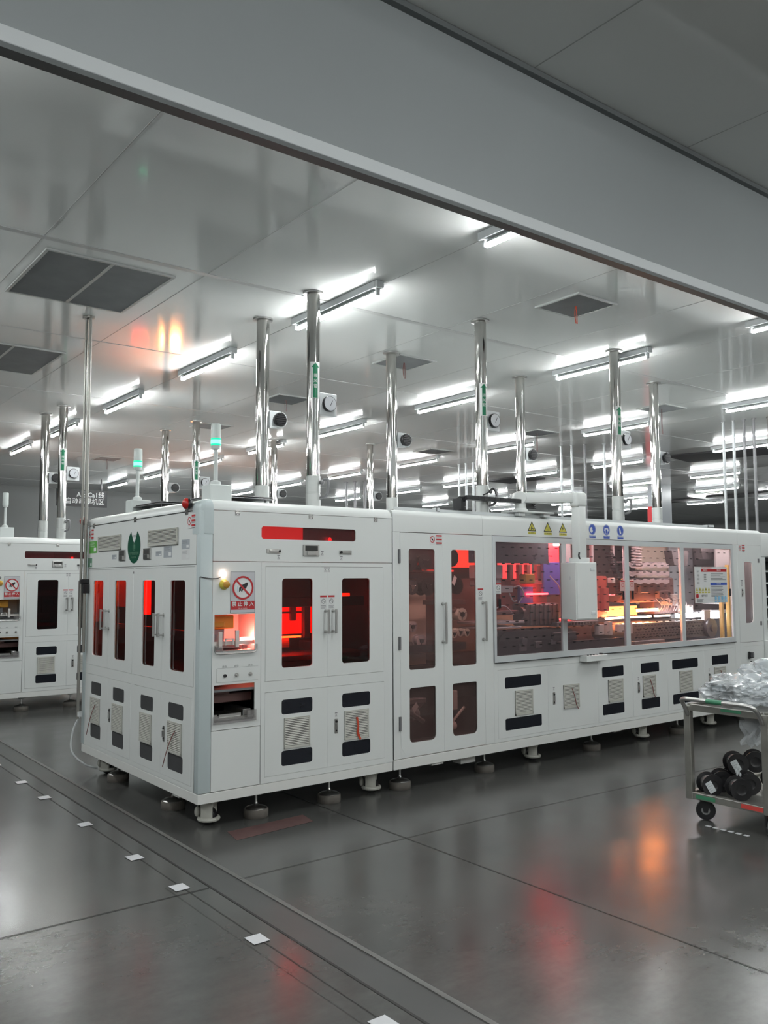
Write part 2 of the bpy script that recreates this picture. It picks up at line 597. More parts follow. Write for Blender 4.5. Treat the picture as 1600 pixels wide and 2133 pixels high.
# hanging bulkhead panel across the hall
YB = -2.637
quad_box('wall_bulkhead', XW0, 20, YB, YB + 0.035, 3.15, CZ, M['bulkhead'])
bm = nb()
box(bm, XW0, 20, YB - 0.006, YB + 0.03, 3.135, 3.186, 0.002, 1)
struct(mk('trim_1', bm, M['bulk_trim'], smooth=False))
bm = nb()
box(bm, XW0, 20, YB - 0.004, YB + 0.045, 3.118, 3.135)  # dark strip painted in for the shaded underside of the bulkhead
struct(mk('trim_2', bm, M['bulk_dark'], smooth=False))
bm = nb()
box(bm, XW0, 20, YB - 0.03, YB, CZ - 0.028, CZ - 0.002)
struct(mk('trim_3', bm, M['bulk_dark'], smooth=False))

# ceiling panel joints
tn = 4
for y, wd in ((0.60, 0.055), (2.87, 0.022), (5.40, 0.02), (7.8, 0.02), (10.2, 0.02), (12.6, 0.02), (15.0, 0.02)):
    bm = nb()
    box(bm, XW0, XW1, y - wd / 2, y + wd / 2, CZ - 0.004, CZ)
    struct(mk('trim_%d' % tn, bm, M['seam'], smooth=False))
    tn += 1
for i in range(-3, 15):
    bm = nb()
    x = -0.87 + 1.18 * i
    box(bm, x - 0.003, x + 0.003, YW0, YW1, CZ - 0.0015, CZ)
    struct(mk('trim_%d' % tn, bm, M['seam_thin'], smooth=False))
    tn += 1

# floor joints and the filled trench with its edges
def strip(name, a, b, wd, m, z=0.0015):
    a, b = Vector(a), Vector(b)
    n = Vector((-(b - a).y, (b - a).x)).normalized() * wd / 2
    bm = nb()
    for h in (0,):
        vs = [bm.verts.new((p.x, p.y, z)) for p in (a - n, b - n, b + n, a + n)]
        bm.faces.new(vs)
    return struct(mk(name, bm, m, smooth=False))
fl = [((-9, -0.95), (-0.38, -0.943), 0.008, 'joint'), ((-0.22, -0.925), (1.6, -0.903), 0.006, 'joint'), ((1.6, -0.903), (12, -1.25), 0.005, 'joint'),
      ((0.965, -9), (0.965, 0.9), 0.007, 'joint'),
      ((-0.51, -9), (-0.475, 3.0), 0.004, 'joint'), ((-0.565, -9), (-0.56, -0.8), 0.002, 'joint')]
for a, b, wd, m in fl:
    strip('trim_%d' % tn, a, b, wd, M[m], 0.0025)
    tn += 1
for a, b, wd, m, z in [((-0.318, -9), (-0.265, 5.5), 0.17, 'trench', 0.0012), ((-0.205, -9), (-0.165, 5.5), 0.026, 'trench_edge', 0.0016),
                       ((-0.225, -9), (-0.185, 5.5), 0.006, 'joint', 0.002), ((-0.405, -9), (-0.34, 5.5), 0.012, 'joint', 0.0018)]:
    strip('trim_%d' % tn, a, b, wd, M[m], z)
    tn += 1

# structural column far behind with a red hose box strip
col = thing('building_column', 'grey sheet clad building column rising far behind the long machine', 'column', (15.85, 7.45, 0))
bm = nb()
box(bm, -0.2, 0.2, -0.2, 0.2, 0, CZ - 0.002)
mk('column_shaft', bm, M['column'], col, smooth=False)
bm = nb()
box(bm, -0.24, -0.202, -0.02, 0.19, 0.2, 3.35)
box(bm, -0.25, -0.24, 0.0, 0.17, 0.4, 3.2, 0.004, 1)
mk('fire_panel', bm, M['red_ink'], col, 'red fire panel', smooth=False)

# black openings in the far ceiling
def opening(name, pts, lab):
    bm = nb()
    for z in (CZ - 0.03,):
        top = [bm.verts.new((x, y, CZ - 0.002)) for x, y in pts]
        bot = [bm.verts.new((x, y, z)) for x, y in pts]
        bm.faces.new(bot)
        for i in range(len(pts)):
            j = (i + 1) % len(pts)
            bm.faces.new((bot[i], bot[j], top[j], top[i]))
    return tag(mk(name, bm, M['vent_dark'], smooth=False), lab, 'vent')
opening('return_air_opening', [(11.35, 4.2), (11.75, 2.6), (12.7, 2.6), (12.45, 4.4)], 'black open return air slot in ceiling right of the wide duct pipes')
opening('return_air_opening', [(11.5, 9.1), (11.5, 8.0), (12.3, 8.0), (12.3, 9.1)], 'black open return air slot in ceiling behind the swing arm elbow')
opening('return_air_opening', [(19.4, 10.3), (19.4, 8.9), (20.2, 8.9), (20.2, 10.3)], 'small black ceiling slot beside the grey column')
opening('return_air_opening', [(19.4, 8.4), (19.4, 6.6), (20.2, 6.6), (20.2, 8.4)], 'thin black ceiling slot seen behind the row of thin conduits')

# ------------------------------------------------------------------ ceiling tube lamps
def make_lamp():
    t = thing('tube_lamp', 'x', 'ceiling lamp', (0, 0, CZ), 'white tube lamps on the ceiling')
    bm = nb()
    box(bm, -0.038, 0.038, -0.6, 0.6, -0.058, -0.001, 0.004, 1)
    mk('lamp_housing', bm, M['lamp_body'], t)
    for s in (-1, 1):
        bm = nb()
        box(bm, -0.034, 0.034, s * 0.6 - 0.022, s * 0.6 + 0.022, -0.055, -0.0005, 0.004, 1)
        box(bm, -0.016, 0.016, s * 0.585 - 0.012, s * 0.585 + 0.012, -0.108, -0.05, 0.004, 1)
        mk('end_cap', bm, M['lamp_body'], t)
    bm = nb()
    n = 14
    prof = [(0.0, -0.57), (0.018, -0.567), (0.024, -0.555), (0.024, 0.555), (0.018, 0.567), (0.0, 0.57)]
    lathe(bm, prof, (0, 0, -0.088), (0, 1, 0), 16)
    bmesh.ops.recalc_face_normals(bm, faces=bm.faces)
    for f in bm.faces:
        f.material_index = 1 if f.normal.z > 0.15 else 0
    mk('lit_tube', bm, [M['tube'], M['lamp_body']], t)
    return t

lamps = []
ords = ['first', 'second', 'third', 'fourth', 'fifth', 'sixth', 'seventh', 'eighth', 'ninth']
rowname = {0: 'leftmost line of lamps', 1: 'second line of lamps from the left', 2: 'third line of lamps from the left', 3: 'fourth line of lamps from the left', 4: 'fifth line of lamps from the left', 5: 'sixth line of lamps from the left', 6: 'seventh line of lamps from the left'}
rows = {0: (1.42, [1.14, 3.5, 5.84, 8.15, 10.45]), 1: (4.70, [1.05, 3.42, 5.8, 8.0, 10.2, 12.6, 14.8]),
        2: (7.93, [0.96, 3.32, 5.5, 7.9, 10.3, 12.6, 14.85]), 3: (11.12, [3.1, 5.7, 7.8, 10.15, 12.2, 14.7]),
        4: (14.3, [3.2, 5.6, 7.75, 10.1, 12.3, 14.7]), 5: (17.1, [5.0, 7.25, 9.7, 12.05, 14.6]), 6: (20.35, [7.4, 9.6, 12.1, 14.6])}
for k, (x, ys) in rows.items():
    near = [-1.2] if k in (0, 1) else []
    for i, y in enumerate(near + ys):
        lamps.append((x, y - 0.6, '%s tube lamp from the bulkhead in the %s' % (ords[i], rowname[k])))
src = None
for x, y, lab in lamps:
    if src is None:
        src = make_lamp()
        o = src
    else:
        o = copy_tree(src)
    o.location = (x, y, CZ)
    o['label'] = lab
# lamps of the same grid over the aisle behind the camera
for x, y in [(-5.2, -5.4), (-1.9, -5.4), (1.42, -5.4), (4.7, -5.4), (8.0, -5.4), (-3.5, -7.0), (0.0, -7.0), (3.0, -7.0), (-5.2, -7.8), (-1.9, -7.8), (1.42, -7.8), (4.7, -7.8), (8.0, -7.8), (-5.2, -9.7), (-1.9, -9.7), (1.42, -9.7), (4.7, -9.7),
             (-5.2, 0.5), (-5.2, 2.9), (-2.2, 0.5), (-2.2, 2.9), (-2.2, 5.2), (-2.2, -1.8), (-5.2, -1.8), (8.0, -1.8), (11.1, -1.8), (11.1, 0.4), (-2.2, 7.6), (14.3, 0.4)]:
    o = copy_tree(src)
    o.location = (x, y, CZ)
    o['label'] = 'tube lamp of the same kind further along the ceiling, outside the picture'
    o['group'] = 'tube lamps outside the picture'

# ------------------------------------------------------------------ ceiling vents
def make_vent(x0, x1, y0, y1, label, divider=False, ribbon=0.0, nsl=22, m='vent_slat'):
    t = thing('ceiling_vent', label, 'ceiling vent', ((x0 + x1) / 2, (y0 + y1) / 2, CZ), 'louvred return air grilles in the ceiling')
    a, b = (x1 - x0) / 2, (y1 - y0) / 2
    bm = nb()
    fwd = 0.022
    for (p, q, r, s) in ((-a, a, -b, -b + fwd), (-a, a, b - fwd, b), (-a, -a + fwd, -b + fwd, b - fwd), (a - fwd, a, -b + fwd, b - fwd)):
        box(bm, p, q, r, s, -0.014, -0.001)
    if divider:
        box(bm, -0.012, 0.012, -b + fwd, b - fwd, -0.013, -0.001)
    mk('vent_frame', bm, M['vent_frame'], t, smooth=False)
    bm = nb()
    box(bm, -a + fwd, a - fwd, -b + fwd, b - fwd, -0.002, -0.001, mi=1)
    n = nsl
    for i in range(n):
        y = -b + fwd + (2 * b - 2 * fwd) * (i + 0.5) / n
        h = (2 * b - 2 * fwd) / n * 0.36
        vs = [bm.verts.new(c) for c in ((-a + fwd, y - h, -0.003), (a - fwd, y - h, -0.003), (a - fwd, y + h, -0.012), (-a + fwd, y + h, -0.012))]
        bm.faces.new(vs)
    mk('vent_slats', bm, [M[m], M['vent_dark']], t, smooth=False, recalc=False)
    if ribbon > 0:
        bm = nb()
        for k in (-1, 1):
            pts = [(k * 0.004, 0, -0.012), (k * 0.012, 0.003, -ribbon * 0.5), (k * 0.007, -0.004, -ribbon)]
            tube(bm, smooth_path(pts, 4), 0.004 if nsl == 16 else 0.0022, 5)
        mk('ribbon', bm, M['orange_ribbon' if ribbon < 0.17 and nsl == 16 else 'dark_red'], t, 'air flow ribbon')
    return t
make_vent(-0.80, 0.14, 0.77, 1.86, 'big dusty square ceiling grille with centre bar nearest the camera at upper left', True, 0, 26)
make_vent(-0.80, 0.17, 3.46, 4.6, 'ceiling grille cut by the left picture edge behind the big one', True, 0, 26)
make_vent(2.84, 3.33, -0.82, -0.35, 'small ceiling grille with a red hanging ribbon near the bulkhead', False, 0.16, 16)
make_vent(2.87, 3.36, 1.49, 1.97, 'small ceiling grille behind the third steel pipe with loose ribbons', False, 0.18, 16)
make_vent(2.85, 3.34, 3.84, 4.33, 'small ceiling grille beside the tube with the green arrow pipe at centre left', False, 0.16, 14)
make_vent(7.20, 7.70, 1.37, 1.82, 'small ceiling grille with thin ribbon behind the right polished pipes', False, 0.35, 14)
make_vent(7.30, 7.80, 3.68, 4.15, 'small ceiling grille right of the centre pipe above the swing arm', False, 0.3, 14)
make_vent(2.95, 3.45, 6.15, 6.6, 'faint ceiling grille behind the left green signal tower', False, 0, 12)
make_vent(7.25, 7.80, 6.1, 6.6, 'faint ceiling grille above the far centre lamps', False, 0, 12)
make_vent(2.95, 3.40, 10.4, 10.9, 'farthest faint ceiling grille above the black hanging sign', False, 0.2, 10)

# ------------------------------------------------------------------ generic machine parts
def grille(parent, fmap, u0, u1, v0, v1, n, label=None, t=0.010, mb='grille'):
    """a louvred grille seen on a door: frame, slats and dark slots"""
    bm = nb()
    def bx(a, b, c, d, w0, w1, mi=0):
        n0 = len(bm.verts)
        box(bm, a, b, c, d, w0, w1, mi=mi)
    bx(u0, u1, v0, v1, 0.001, 0.003, 1)
    e = 0.010
    bx(u0, u0 + e * 0.6, v0, v1, 0.001, t)
    bx(u1 - e, u1, v0, v1, 0.001, t)
    bx(u0, u1, v0, v0 + e * 1.6, 0.001, t)
    bx(u0, u1, v1 - e * 0.5, v1, 0.001, t)
    p = (v1 - v0 - 0.02) / n
    for i in range(n):
        v = v0 + 0.014 + p * i
        a = [(u0, v + p * 0.42, 0.003), (u1 - e, v + p * 0.42, 0.003), (u1 - e, v + p * 0.42, t), (u0, v + p * 0.42, t)]
        b_ = [(u0, v + p, 0.003), (u1 - e, v + p, 0.003), (u1 - e, v + p, t * 0.7), (u0, v + p, t * 0.7)]
        A = [bm.verts.new(q) for q in a]
        B = [bm.verts.new(q) for q in b_]
        for k in range(4):
            bm.faces.new((A[k], A[(k + 1) % 4], B[(k + 1) % 4], B[k]))
        bm.faces.new(A[::-1])
        bm.faces.new(B)
    for v in bm.verts:
        v.co = fmap(*v.co)
    return mk('louvre_grille', bm, [M[mb], M['slot']], parent, label, smooth=False)

def pull_handle(parent, fmap, u, v0, v1, r=0.008, out=0.045, w0=0.0):
    bm = nb()
    cyl(bm, (u, v0, w0 + out), (u, v1, w0 + out), r, 12)
    for v in (v0 + 0.012, v1 - 0.012):
        cyl(bm, (u, v, w0), (u, v, w0 + out), r * 0.8, 10)
        cyl(bm, (u, v, w0), (u, v, w0 + 0.004), r * 1.5, 12)
    for v in bm.verts:
        v.co = fmap(*v.co)
    return mk('pull_handle', bm, M['steel'], parent)

def swing_latch(parent, fmap, u, v0, v1, w0=0.0):
    bm = nb()
    box(bm, u - 0.014, u + 0.014, v0, v1, w0, w0 + 0.005, 0.002, 1)
    box(bm, u - 0.007, u + 0.007, v0 + 0.03, v1 - 0.03, w0 + 0.004, w0 + 0.014, 0.002, 1)
    cyl(bm, (u, v1 - 0.018, w0 + 0.004), (u, v1 - 0.018, w0 + 0.010), 0.008, 12, mi=1)
    cyl(bm, (u, v0 + 0.02, w0 + 0.004), (u, v0 + 0.02, w0 + 0.008), 0.006, 12, mi=1)
    for v in bm.verts:
        v.co = fmap(*v.co)
    return mk('latch', bm, [M['steel'], M['black']], parent)

def dark_window(parent, fmap, u0, u1, v0, v1, m, r=0.014, name='inspection_pane', w0=-0.004):
    return plate(name, rr(u0, u1, v0, v1, r), [], 0.003, fmap, m, parent, w0)

def hinge(parent, fmap, u, v, wd=0.034, h=0.036):
    bm = nb()
    box(bm, u - wd / 2, u + wd / 2, v - h / 2, v - 0.003, 0, 0.004, 0.001, 1)
    box(bm, u - wd / 2, u + wd / 2, v + 0.003, v + h / 2, 0, 0.004, 0.001, 1)
    cyl(bm, (u - wd / 2, v, 0.004), (u + wd / 2, v, 0.004), 0.004, 10)
    for a in (-1, 1):
        for b_ in (-1, 1):
            cyl(bm, (u + a * wd * 0.3, v + b_ * h * 0.3, 0.003), (u + a * wd * 0.3, v + b_ * h * 0.3, 0.006), 0.003, 8, mi=1)
    for q in bm.verts:
        q.co = fmap(*q.co)
    return mk('hinge', bm, [M['steel'], M['gap']], parent)

def vhinge(parent, fmap, u, v0, v1):
    bm = nb()
    cyl(bm, (u, v0, 0.008), (u, v1, 0.008), 0.008, 10)
    box(bm, u - 0.012, u + 0.012, v0, v1, 0, 0.004, 0.001, 1)
    for q in bm.verts:
        q.co = fmap(*q.co)
    return mk('hinge', bm, M['mid_grey'], parent)

def leveling_foot(parent, x, y, ztop=0.17):
    t = bpy.data.objects.new('leveling_foot', None)
    COL.objects.link(t)
    t.parent = parent
    t.location = (x, y, 0)
    bm = nb()
    lathe(bm, [(0.080, 0.0), (0.084, 0.008), (0.084, 0.050), (0.080, 0.056)], (0, 0, 0), n=28)
    mk('rubber_pad', bm, M['rubber'], t)
    bm = nb()
    lathe(bm, [(0.074, 0.056), (0.066, 0.064), (0.034, 0.072), (0.018, 0.080), (0.012, 0.090), (0.0085, 0.1), (0.0085, ztop - 0.022)], (0, 0, 0), n=24)
    mk('threaded_stem', bm, M['steel'], t)
    bm = nb()
    box(bm, -0.03, 0.03, -0.03, 0.03, ztop - 0.024, ztop, 0.002, 1)
    mk('mounting_block', bm, M['paint2'], t)
    return t

def caster(parent, x, y, ztop=0.17, rz=0.0):
    t = bpy.data.objects.new('caster', None)
    COL.objects.link(t)
    t.parent = parent
    t.location = (x, y, 0)
    t.rotation_euler = (0, 0, rz)
    bm = nb()
    box(bm, -0.06, 0.06, -0.05, 0.05, ztop - 0.018, ztop, 0.002, 1)
    lathe(bm, [(0.030, ztop - 0.03), (0.034, ztop - 0.018)], (0, 0, 0), n=20)
    mk('top_plate', bm, M['paint2'], t)
    bm = nb()
    # fork: two cheeks, a bridge over the wheel and a guard ring round it
    for q in (-1, 1):
        box(bm, -0.040, 0.040, q * 0.050 - 0.007, q * 0.050 + 0.007, 0.030, 0.135, 0.008, 2)
    box(bm, -0.046, 0.046, -0.056, 0.056, 0.112, 0.150, 0.010, 2)
    pts = [(0.062 * math.cos(a), 0.064 * math.sin(a), 0.034) for a in [2 * PI * i / 24 for i in range(25)]]
    tube(bm, pts, 0.014, 8)
    sphere(bm, (-0.075, 0, 0.075), 0.035, 14, 8, (0.6, 1, 1))
    mk('fork', bm, M['caster'], t)
    bm = nb()
    lathe(bm, [(0.044, -0.036), (0.050, -0.028), (0.050, 0.028), (0.044, 0.036)], (0, 0, 0.050), (0, 1, 0), n=24)
    mk('wheel', bm, M['black'], t)
    return t

def warn_sticker(parent, fmap, wd=0.11, h=0.07, title=True):
    g = Gfx(['sticker', 'red_ink', 'grey_ink', 'black_ink'])
    g.rect(-wd / 2, wd / 2, -h / 2, h / 2, 'sticker')
    r = h * 0.30
    g.ring(-wd * 0.28, 0, r * 0.78, r, 'red_ink', 20)
    g.line((-wd * 0.28 - r * 0.6, r * 0.6), (-wd * 0.28 + r * 0.6, -r * 0.6), r * 0.18, 'red_ink')
    g.disc(-wd * 0.28, 0, r * 0.3, 'black_ink', 10)
    for i in range(3):
        v = h * (0.36 - 0.34 * i)
        g.rect(wd * 0.02, wd * 0.48, v - h * 0.07, v + h * 0.07, 'red_ink')
        g.rect(wd * 0.02, wd * 0.44, v - h * 0.17, v - h * 0.14, 'grey_ink')
    return g.build('warning_sticker', fmap, parent)

def door_sticker(parent, fmap, wd=0.055, h=0.10, bar='red_ink'):
    g = Gfx(['sticker', bar, 'grey_ink', 'black_ink'] if bar != 'grey_ink' else ['sticker', 'grey_ink', 'black_ink', 'red_ink'])
    g.rect(-wd / 2, wd / 2, -h / 2, h / 2, 'sticker')
    g.rect(-wd / 2, wd / 2, h / 2 - h * 0.13, h / 2, bar)
    g.ring(0, h * 0.08, wd * 0.24, wd * 0.31, 'grey_ink', 18)
    g.line((-wd * 0.2, h * 0.18), (wd * 0.2, -h * 0.02), wd * 0.06, 'grey_ink')
    g.lines(-wd * 0.4, wd * 0.4, -h * 0.45, -h * 0.2, 3, 'grey_ink', h * 0.03)
    return g.build('door_sticker', fmap, parent)

def small_warning(parent, fmap, s=0.03, pair=False):
    g = Gfx(['sticker', 'grey_ink', 'black_ink'])
    for k in ((-0.55, 0.55) if pair else (0,)):
        u = k * s
        g.rect(u - s / 2, u + s / 2, -s * 0.75, s * 0.75, 'sticker', w=0.0003)
        g.poly([(u - s * 0.4, -s * 0.4), (u + s * 0.4, -s * 0.4), (u, s * 0.35)], 'grey_ink', w=0.0006)
        g.poly([(u - s * 0.22, -s * 0.3), (u + s * 0.22, -s * 0.3), (u, s * 0.12)], 'sticker', w=0.0009)
        g.rect(u - s * 0.45, u + s * 0.45, s * 0.5, s * 0.72, 'grey_ink', w=0.0009)
    return g.build('caution_sticker', fmap, parent)

# ------------------------------------------------------------------ machine A: the end cabinet
def make_end_cabinet(label, lit=True):
    t = thing('end_cabinet', label, 'machine cabinet', (0, 0, 0), 'white end cabinets of the production lines')
    D = 2.25
    W = 1.583
    # plinth
    bm = nb()
    box(bm, 0.0, W - 0.006, 0.0, D - 0.02, 0.17, 0.233, 0.002, 1)
    mk('plinth', bm, M['paint2'], t)
    # shell: floor, back, right wall, ceiling, lower deck, middle partition
    bm = nb()
    box(bm, 0.03, W - 0.01, 0.03, D - 0.03, 0.236, 0.246)
    box(bm, 0.03, W - 0.01, D - 0.03, D - 0.02, 0.246, 2.04)
    box(bm, W - 0.012, W - 0.004, 0.01, D - 0.02, 0.24, 2.05)
    box(bm, 0.03, W - 0.01, 0.03, D - 0.03, 1.985, 1.995)
    mk('shell', bm, M['inside'], t, smooth=False)
    bm = nb()
    box(bm, 0.02, W - 0.014, 0.02, D - 0.03, 0.865, 0.880)
    mk('deck', bm, M['inside'], t, smooth=False)
    # corner post and end post
    bm = nb()
    box(bm, 0.0, 0.088, 0.0, 0.062, 0.236, 2.052, 0.004, 2)
    mk('corner_post', bm, M['post'], t, 'grey corner post')
    bm = nb()
    box(bm, 0.0, 0.05, 2.168, 2.25, 0.236, 2.052, 0.004, 2)
    mk('end_post', bm, M['post'], t, 'grey end post')
    # rounded roof lid over the whole cabinet
    bm = nb()
    n = 7
    prof = [(0.0, 2.060)] + [(0.0 + 0.07 * (1 - math.cos(a)), 2.062 + 0.07 * math.sin(a)) for a in [PI / 2 * i / n for i in range(n + 1)]]
    def lid(x0, x1, y0, y1):
        rings = []
        for ins, z in prof:
            pl = rr(x0 + ins, x1 - min(ins, 0.004), y0 + ins, y1 - ins, (0.035, 0.004, 0.004, 0.03), 4)
            rings.append([bm.verts.new((p[0], p[1], z)) for p in pl])
        for a, b_ in zip(rings, rings[1:]):
            for i in range(len(a)):
                j = (i + 1) % len(a)
                bm.faces.new((a[i], a[j], b_[j], b_[i]))
        bm.faces.new(rings[-1])
        bm.faces.new(rings[0][::-1])
    lid(0.0, W, 0.0, D)
    mk('roof_lid', bm, M['paint'], t)
    bm = nb()
    prof2 = [(0.0, 1.90)] + prof[1:]
    x0, x1, y0, y1 = -0.0025, 0.089, -0.0025, 0.12
    rings = []
    for ins, z in prof2:
        rings.append([bm.verts.new((p[0], p[1], z + (0.0025 if z > 2 else 0))) for p in rr(x0 + ins, x1, y0 + ins, y1, (0.035, 0, 0, 0), 5)])
    for a, b_ in zip(rings, rings[1:]):
        for i in range(len(a)):
            j = (i + 1) % len(a)
            bm.faces.new((a[i], a[j], b_[j], b_[i]))
    bm.faces.new(rings[-1])
    bm.faces.new(rings[0][::-1])
    mk('corner_hood', bm, M['post'], t, 'grey rounded corner hood')
    # ---- front face sheets
    g = 0.0022
    T = 0.012
    doors = [(0.485, 0.9875, 0.911, 1.687), (0.9895, 1.495, 0.911, 1.687), (0.485, 0.9875, 0.277, 0.835), (0.9895, 1.499, 0.277, 0.835)]
    plate('upper_front_panel', rr(0.090, 1.580, 1.722, 2.057, 0), [rr(0.450, 1.242, 1.876, 1.964, 0.018)], T, FRONT, M['paint'], t, -T)
    holes = [rr(0.485 - g, 1.495 + g, 0.911 - g, 1.687 + g, 0), rr(0.485 - g, 1.499 + g, 0.277 - g, 0.835 + g, 0)]
    plate('front_frame', rr(0.453, 1.580, 0.236, 1.718, 0), holes, T, FRONT, M['paint'], t, -T)
    plate('feed_panel', rr(0.090, 0.450, 0.624, 1.718, 0), [rr(0.104, 0.406, 1.124, 1.371, (0.02, 0.02, 0.002, 0.002)), rr(0.105, 0.406, 0.672, 0.913, (0.012, 0.012, 0.002, 0.002))], T, FRONT, M['paint'], t, -T)
    plate('lower_front_panel', rr(0.090, 0.448, 0.238, 0.620, 0), [], T, FRONT, M['paint'], t, -T)
    # window in the upper panel
    plate('sight_window', rr(0.446, 1.246, 1.872, 1.968, 0.018), [], 0.003, FRONT, M['red_pane_top'], t, -T - 0.004)
    if lit:
        bm = nb()
        box(bm, 0.44, 0.80, 0.03, 0.06, 1.86, 1.98)
        mk('red_indicator_screen', bm, emat('red_screen', (0.9, 0.05, 0.06), 1.1), t, 'red lit screen', smooth=False)
        bm = nb()
        sphere(bm, (1.045, 0.05, 1.888), 0.011)
        mk('red_indicator_dot', bm, M['red_led'], t)
    bm = nb()
    for k in range(6):
        box(bm, 0.845, 0.885, 0.026, 0.03, 1.882 + 0.012 * k, 1.888 + 0.012 * k)
    mk('inner_louvre', bm, M['mid_grey'], t, smooth=False)
    bm = nb()
    box(bm, 0.83, 1.26, 0.07, 0.08, 1.85, 1.985)
    mk('inner_back_plate', bm, M['inside_dark'], t, smooth=False)
    for u in (0.265, 0.847, 1.424):
        hinge(t, FRONT, u, 2.046)
    # clasp box
    bm = nb()
    box(bm, 0.782, 0.918, -0.008, 0, 1.762, 1.845, 0.003, 1)
    box(bm, 0.796, 0.904, -0.009, -0.006, 1.800, 1.838, 0.001, 1, mi=1)
    box(bm, 0.81, 0.89, -0.016, -0.008, 1.768, 1.798, 0.003, 1)
    mk('clasp_plate', bm, [M['steel'], M['slot']], t)
    for u, s in ((0.544, 1), (1.148, -1)):
        bm = nb()
        box(bm, u - 0.055, u + 0.055, -0.005, 0, 1.779, 1.809, 0.002, 1)
        box(bm, u - 0.035, u + 0.045, -0.013, -0.004, 1.786, 1.803, 0.003, 1)
        cyl(bm, (u + s * 0.043, -0.016, 1.794), (u + s * 0.043, -0.003, 1.794), 0.009, 12, mi=1)
        mk('cam_lock', bm, [M['steel'], M['black']], t)
    small_warning(t, F(0.945, 1.782), 0.026)
    small_warning(t, F(0.585, 1.750), 0.024)
    small_warning(t, F(1.112, 1.748), 0.024)
    # doors
    for i, (a, b_, c, d) in enumerate(doors):
        upper = c > 0.5
        left = i % 2 == 0
        w0, w1 = ((0.614, 0.865) if left else (1.118, 1.370))
        if upper:
            hs = [rr(w0, w1, 0.993, 1.606, 0.022)]
        else:
            hs = [rr(w0, w1, 0.677, 0.777, 0.018), rr(w0, w1, 0.331, 0.433, 0.018)]
        dr = plate('cabinet_door', rr(a, b_, c, d, 0), hs, 0.014, FRONT, M['paint'], t, -0.013)
        if upper:
            plate('door_window', rr(w0 - 0.01, w1 + 0.01, 0.983, 1.616, 0.022), [], 0.003, FRONT, M['red_pane'], dr, -0.019, 'dark red window')
            pull_handle(dr, FRONT, 0.972 if left else 1.036, 1.215, 1.385)
            door_sticker(dr, F(0.956 if left else 1.023, 1.435, -0.001), 0.058, 0.098)
        else:
            for v0, v1 in ((0.677, 0.777), (0.331, 0.433)):
                dark_window(dr, FRONT, w0 - 0.004, w1 + 0.004, v0 - 0.004, v1 + 0.004, M['dark_pane'])
            grille(dr, FRONT, w0 + 0.02, w1 - 0.024 if left else w1 - 0.018, 0.446, 0.652, 16)
            if not left:
                swing_latch(dr, FRONT, 1.065, 0.502, 0.605)
                small_warning(dr, F(1.065, 0.632, -0.001), 0.024)
                bm = nb()
                for k in range(3):
                    pts = [(1.235 + 0.006 * k, -0.012, 0.60), (1.243 + 0.004 * k, -0.02, 0.54), (1.238 + 0.008 * k, -0.016, 0.49), (1.262 + 0.006 * k, -0.018, 0.44)]
                    tube(bm, smooth_path(pts, 4), 0.0035, 5)
                mk('ribbon', bm, M['orange_ribbon'], dr, 'orange red air flow ribbon')
    small_warning(t, F(0.985, 1.665, -0.0015), 0.026, True)
    # no-reach sign, pilot light, emergency stop, knob plate
    sg = Gfx(['sign_white', 'red_ink', 'black_ink', 'white_ink', 'lightblue_ink', 'grey_ink'])
    sg.slab(-0.092, 0.092, -0.138, 0.138, 'grey_ink', 0.002)
    sg.rect(-0.089, 0.089, -0.135, 0.135, 'sign_white')
    sg.rect(-0.089, 0.089, -0.115, -0.058, 'red_ink')
    cz = 0.030
    sg.disc(0, cz, 0.070, 'white_ink')
    # sleeve and reaching fingers
    sg.poly([(-0.010, cz + 0.018), (0.030, cz + 0.036), (0.040, cz + 0.028), (0.022, cz - 0.008), (0.005, cz - 0.002)], 'black_ink')
    for q in ([(-0.010, cz + 0.012), (-0.028, cz + 0.002), (-0.030, cz - 0.026), (-0.024, cz - 0.026), (-0.021, cz - 0.003), (-0.006, cz + 0.002)],
              [(-0.004, cz + 0.004), (-0.014, cz - 0.024), (-0.006, cz - 0.026), (0.006, cz - 0.002)],
              [(-0.012, cz + 0.012), (-0.022, cz - 0.004), (-0.019, cz - 0.022), (-0.013, cz - 0.02), (-0.012, cz - 0.004), (0.002, cz + 0.004)]):
        sg.poly(q, 'black_ink')
    sg.line((-0.040, cz + 0.01), (-0.040, cz - 0.03), 0.004, 'lightblue_ink')
    sg.line((-0.052, cz + 0.052), (0.052, cz - 0.052), 0.013, 'red_ink')
    sg.ring(0, cz, 0.066, 0.079, 'red_ink')
    sg.text('禁 止 伸 入', 0, -0.079, 0.034, 'white_ink', bold=0.0006)
    sg.text('Do not reach in', 0, -0.106, 0.010, 'white_ink')
    sg.build('no_reach_sign', F(0.309, 1.515), t, 'red and white no reaching in sign')
    if lit:
        bm = nb()
        lathe(bm, [(0.017, 0), (0.019, 0.004), (0.019, 0.018), (0.014, 0.024), (0.004, 0.027)], (0.160, 0, 1.636), (0, -1, 0), n=20)
        mk('pilot_light', bm, M['pilot'], t, 'glowing pilot light')
    bm = nb()
    lathe(bm, [(0.034, 0), (0.034, 0.008), (0.026, 0.018), (0.022, 0.03)], (0.170, 0, 1.568), (0, -1, 0), n=24)
    lathe(bm, [(0.020, 0.03), (0.024, 0.034), (0.022, 0.044), (0.012, 0.050)], (0.170, 0, 1.568), (0, -1, 0), n=24, mi=1)
    mk('stop_button', bm, [M['yellow'], M['amber']], t, 'round yellow stop button')
    bm = nb()
    tube(bm, smooth_path([(0.150, -0.004, 1.622), (0.12, -0.015, 1.610), (0.085, -0.008, 1.607), (0.03, -0.006, 1.613), (-0.002, -0.004, 1.620)], 5), 0.003, 6)
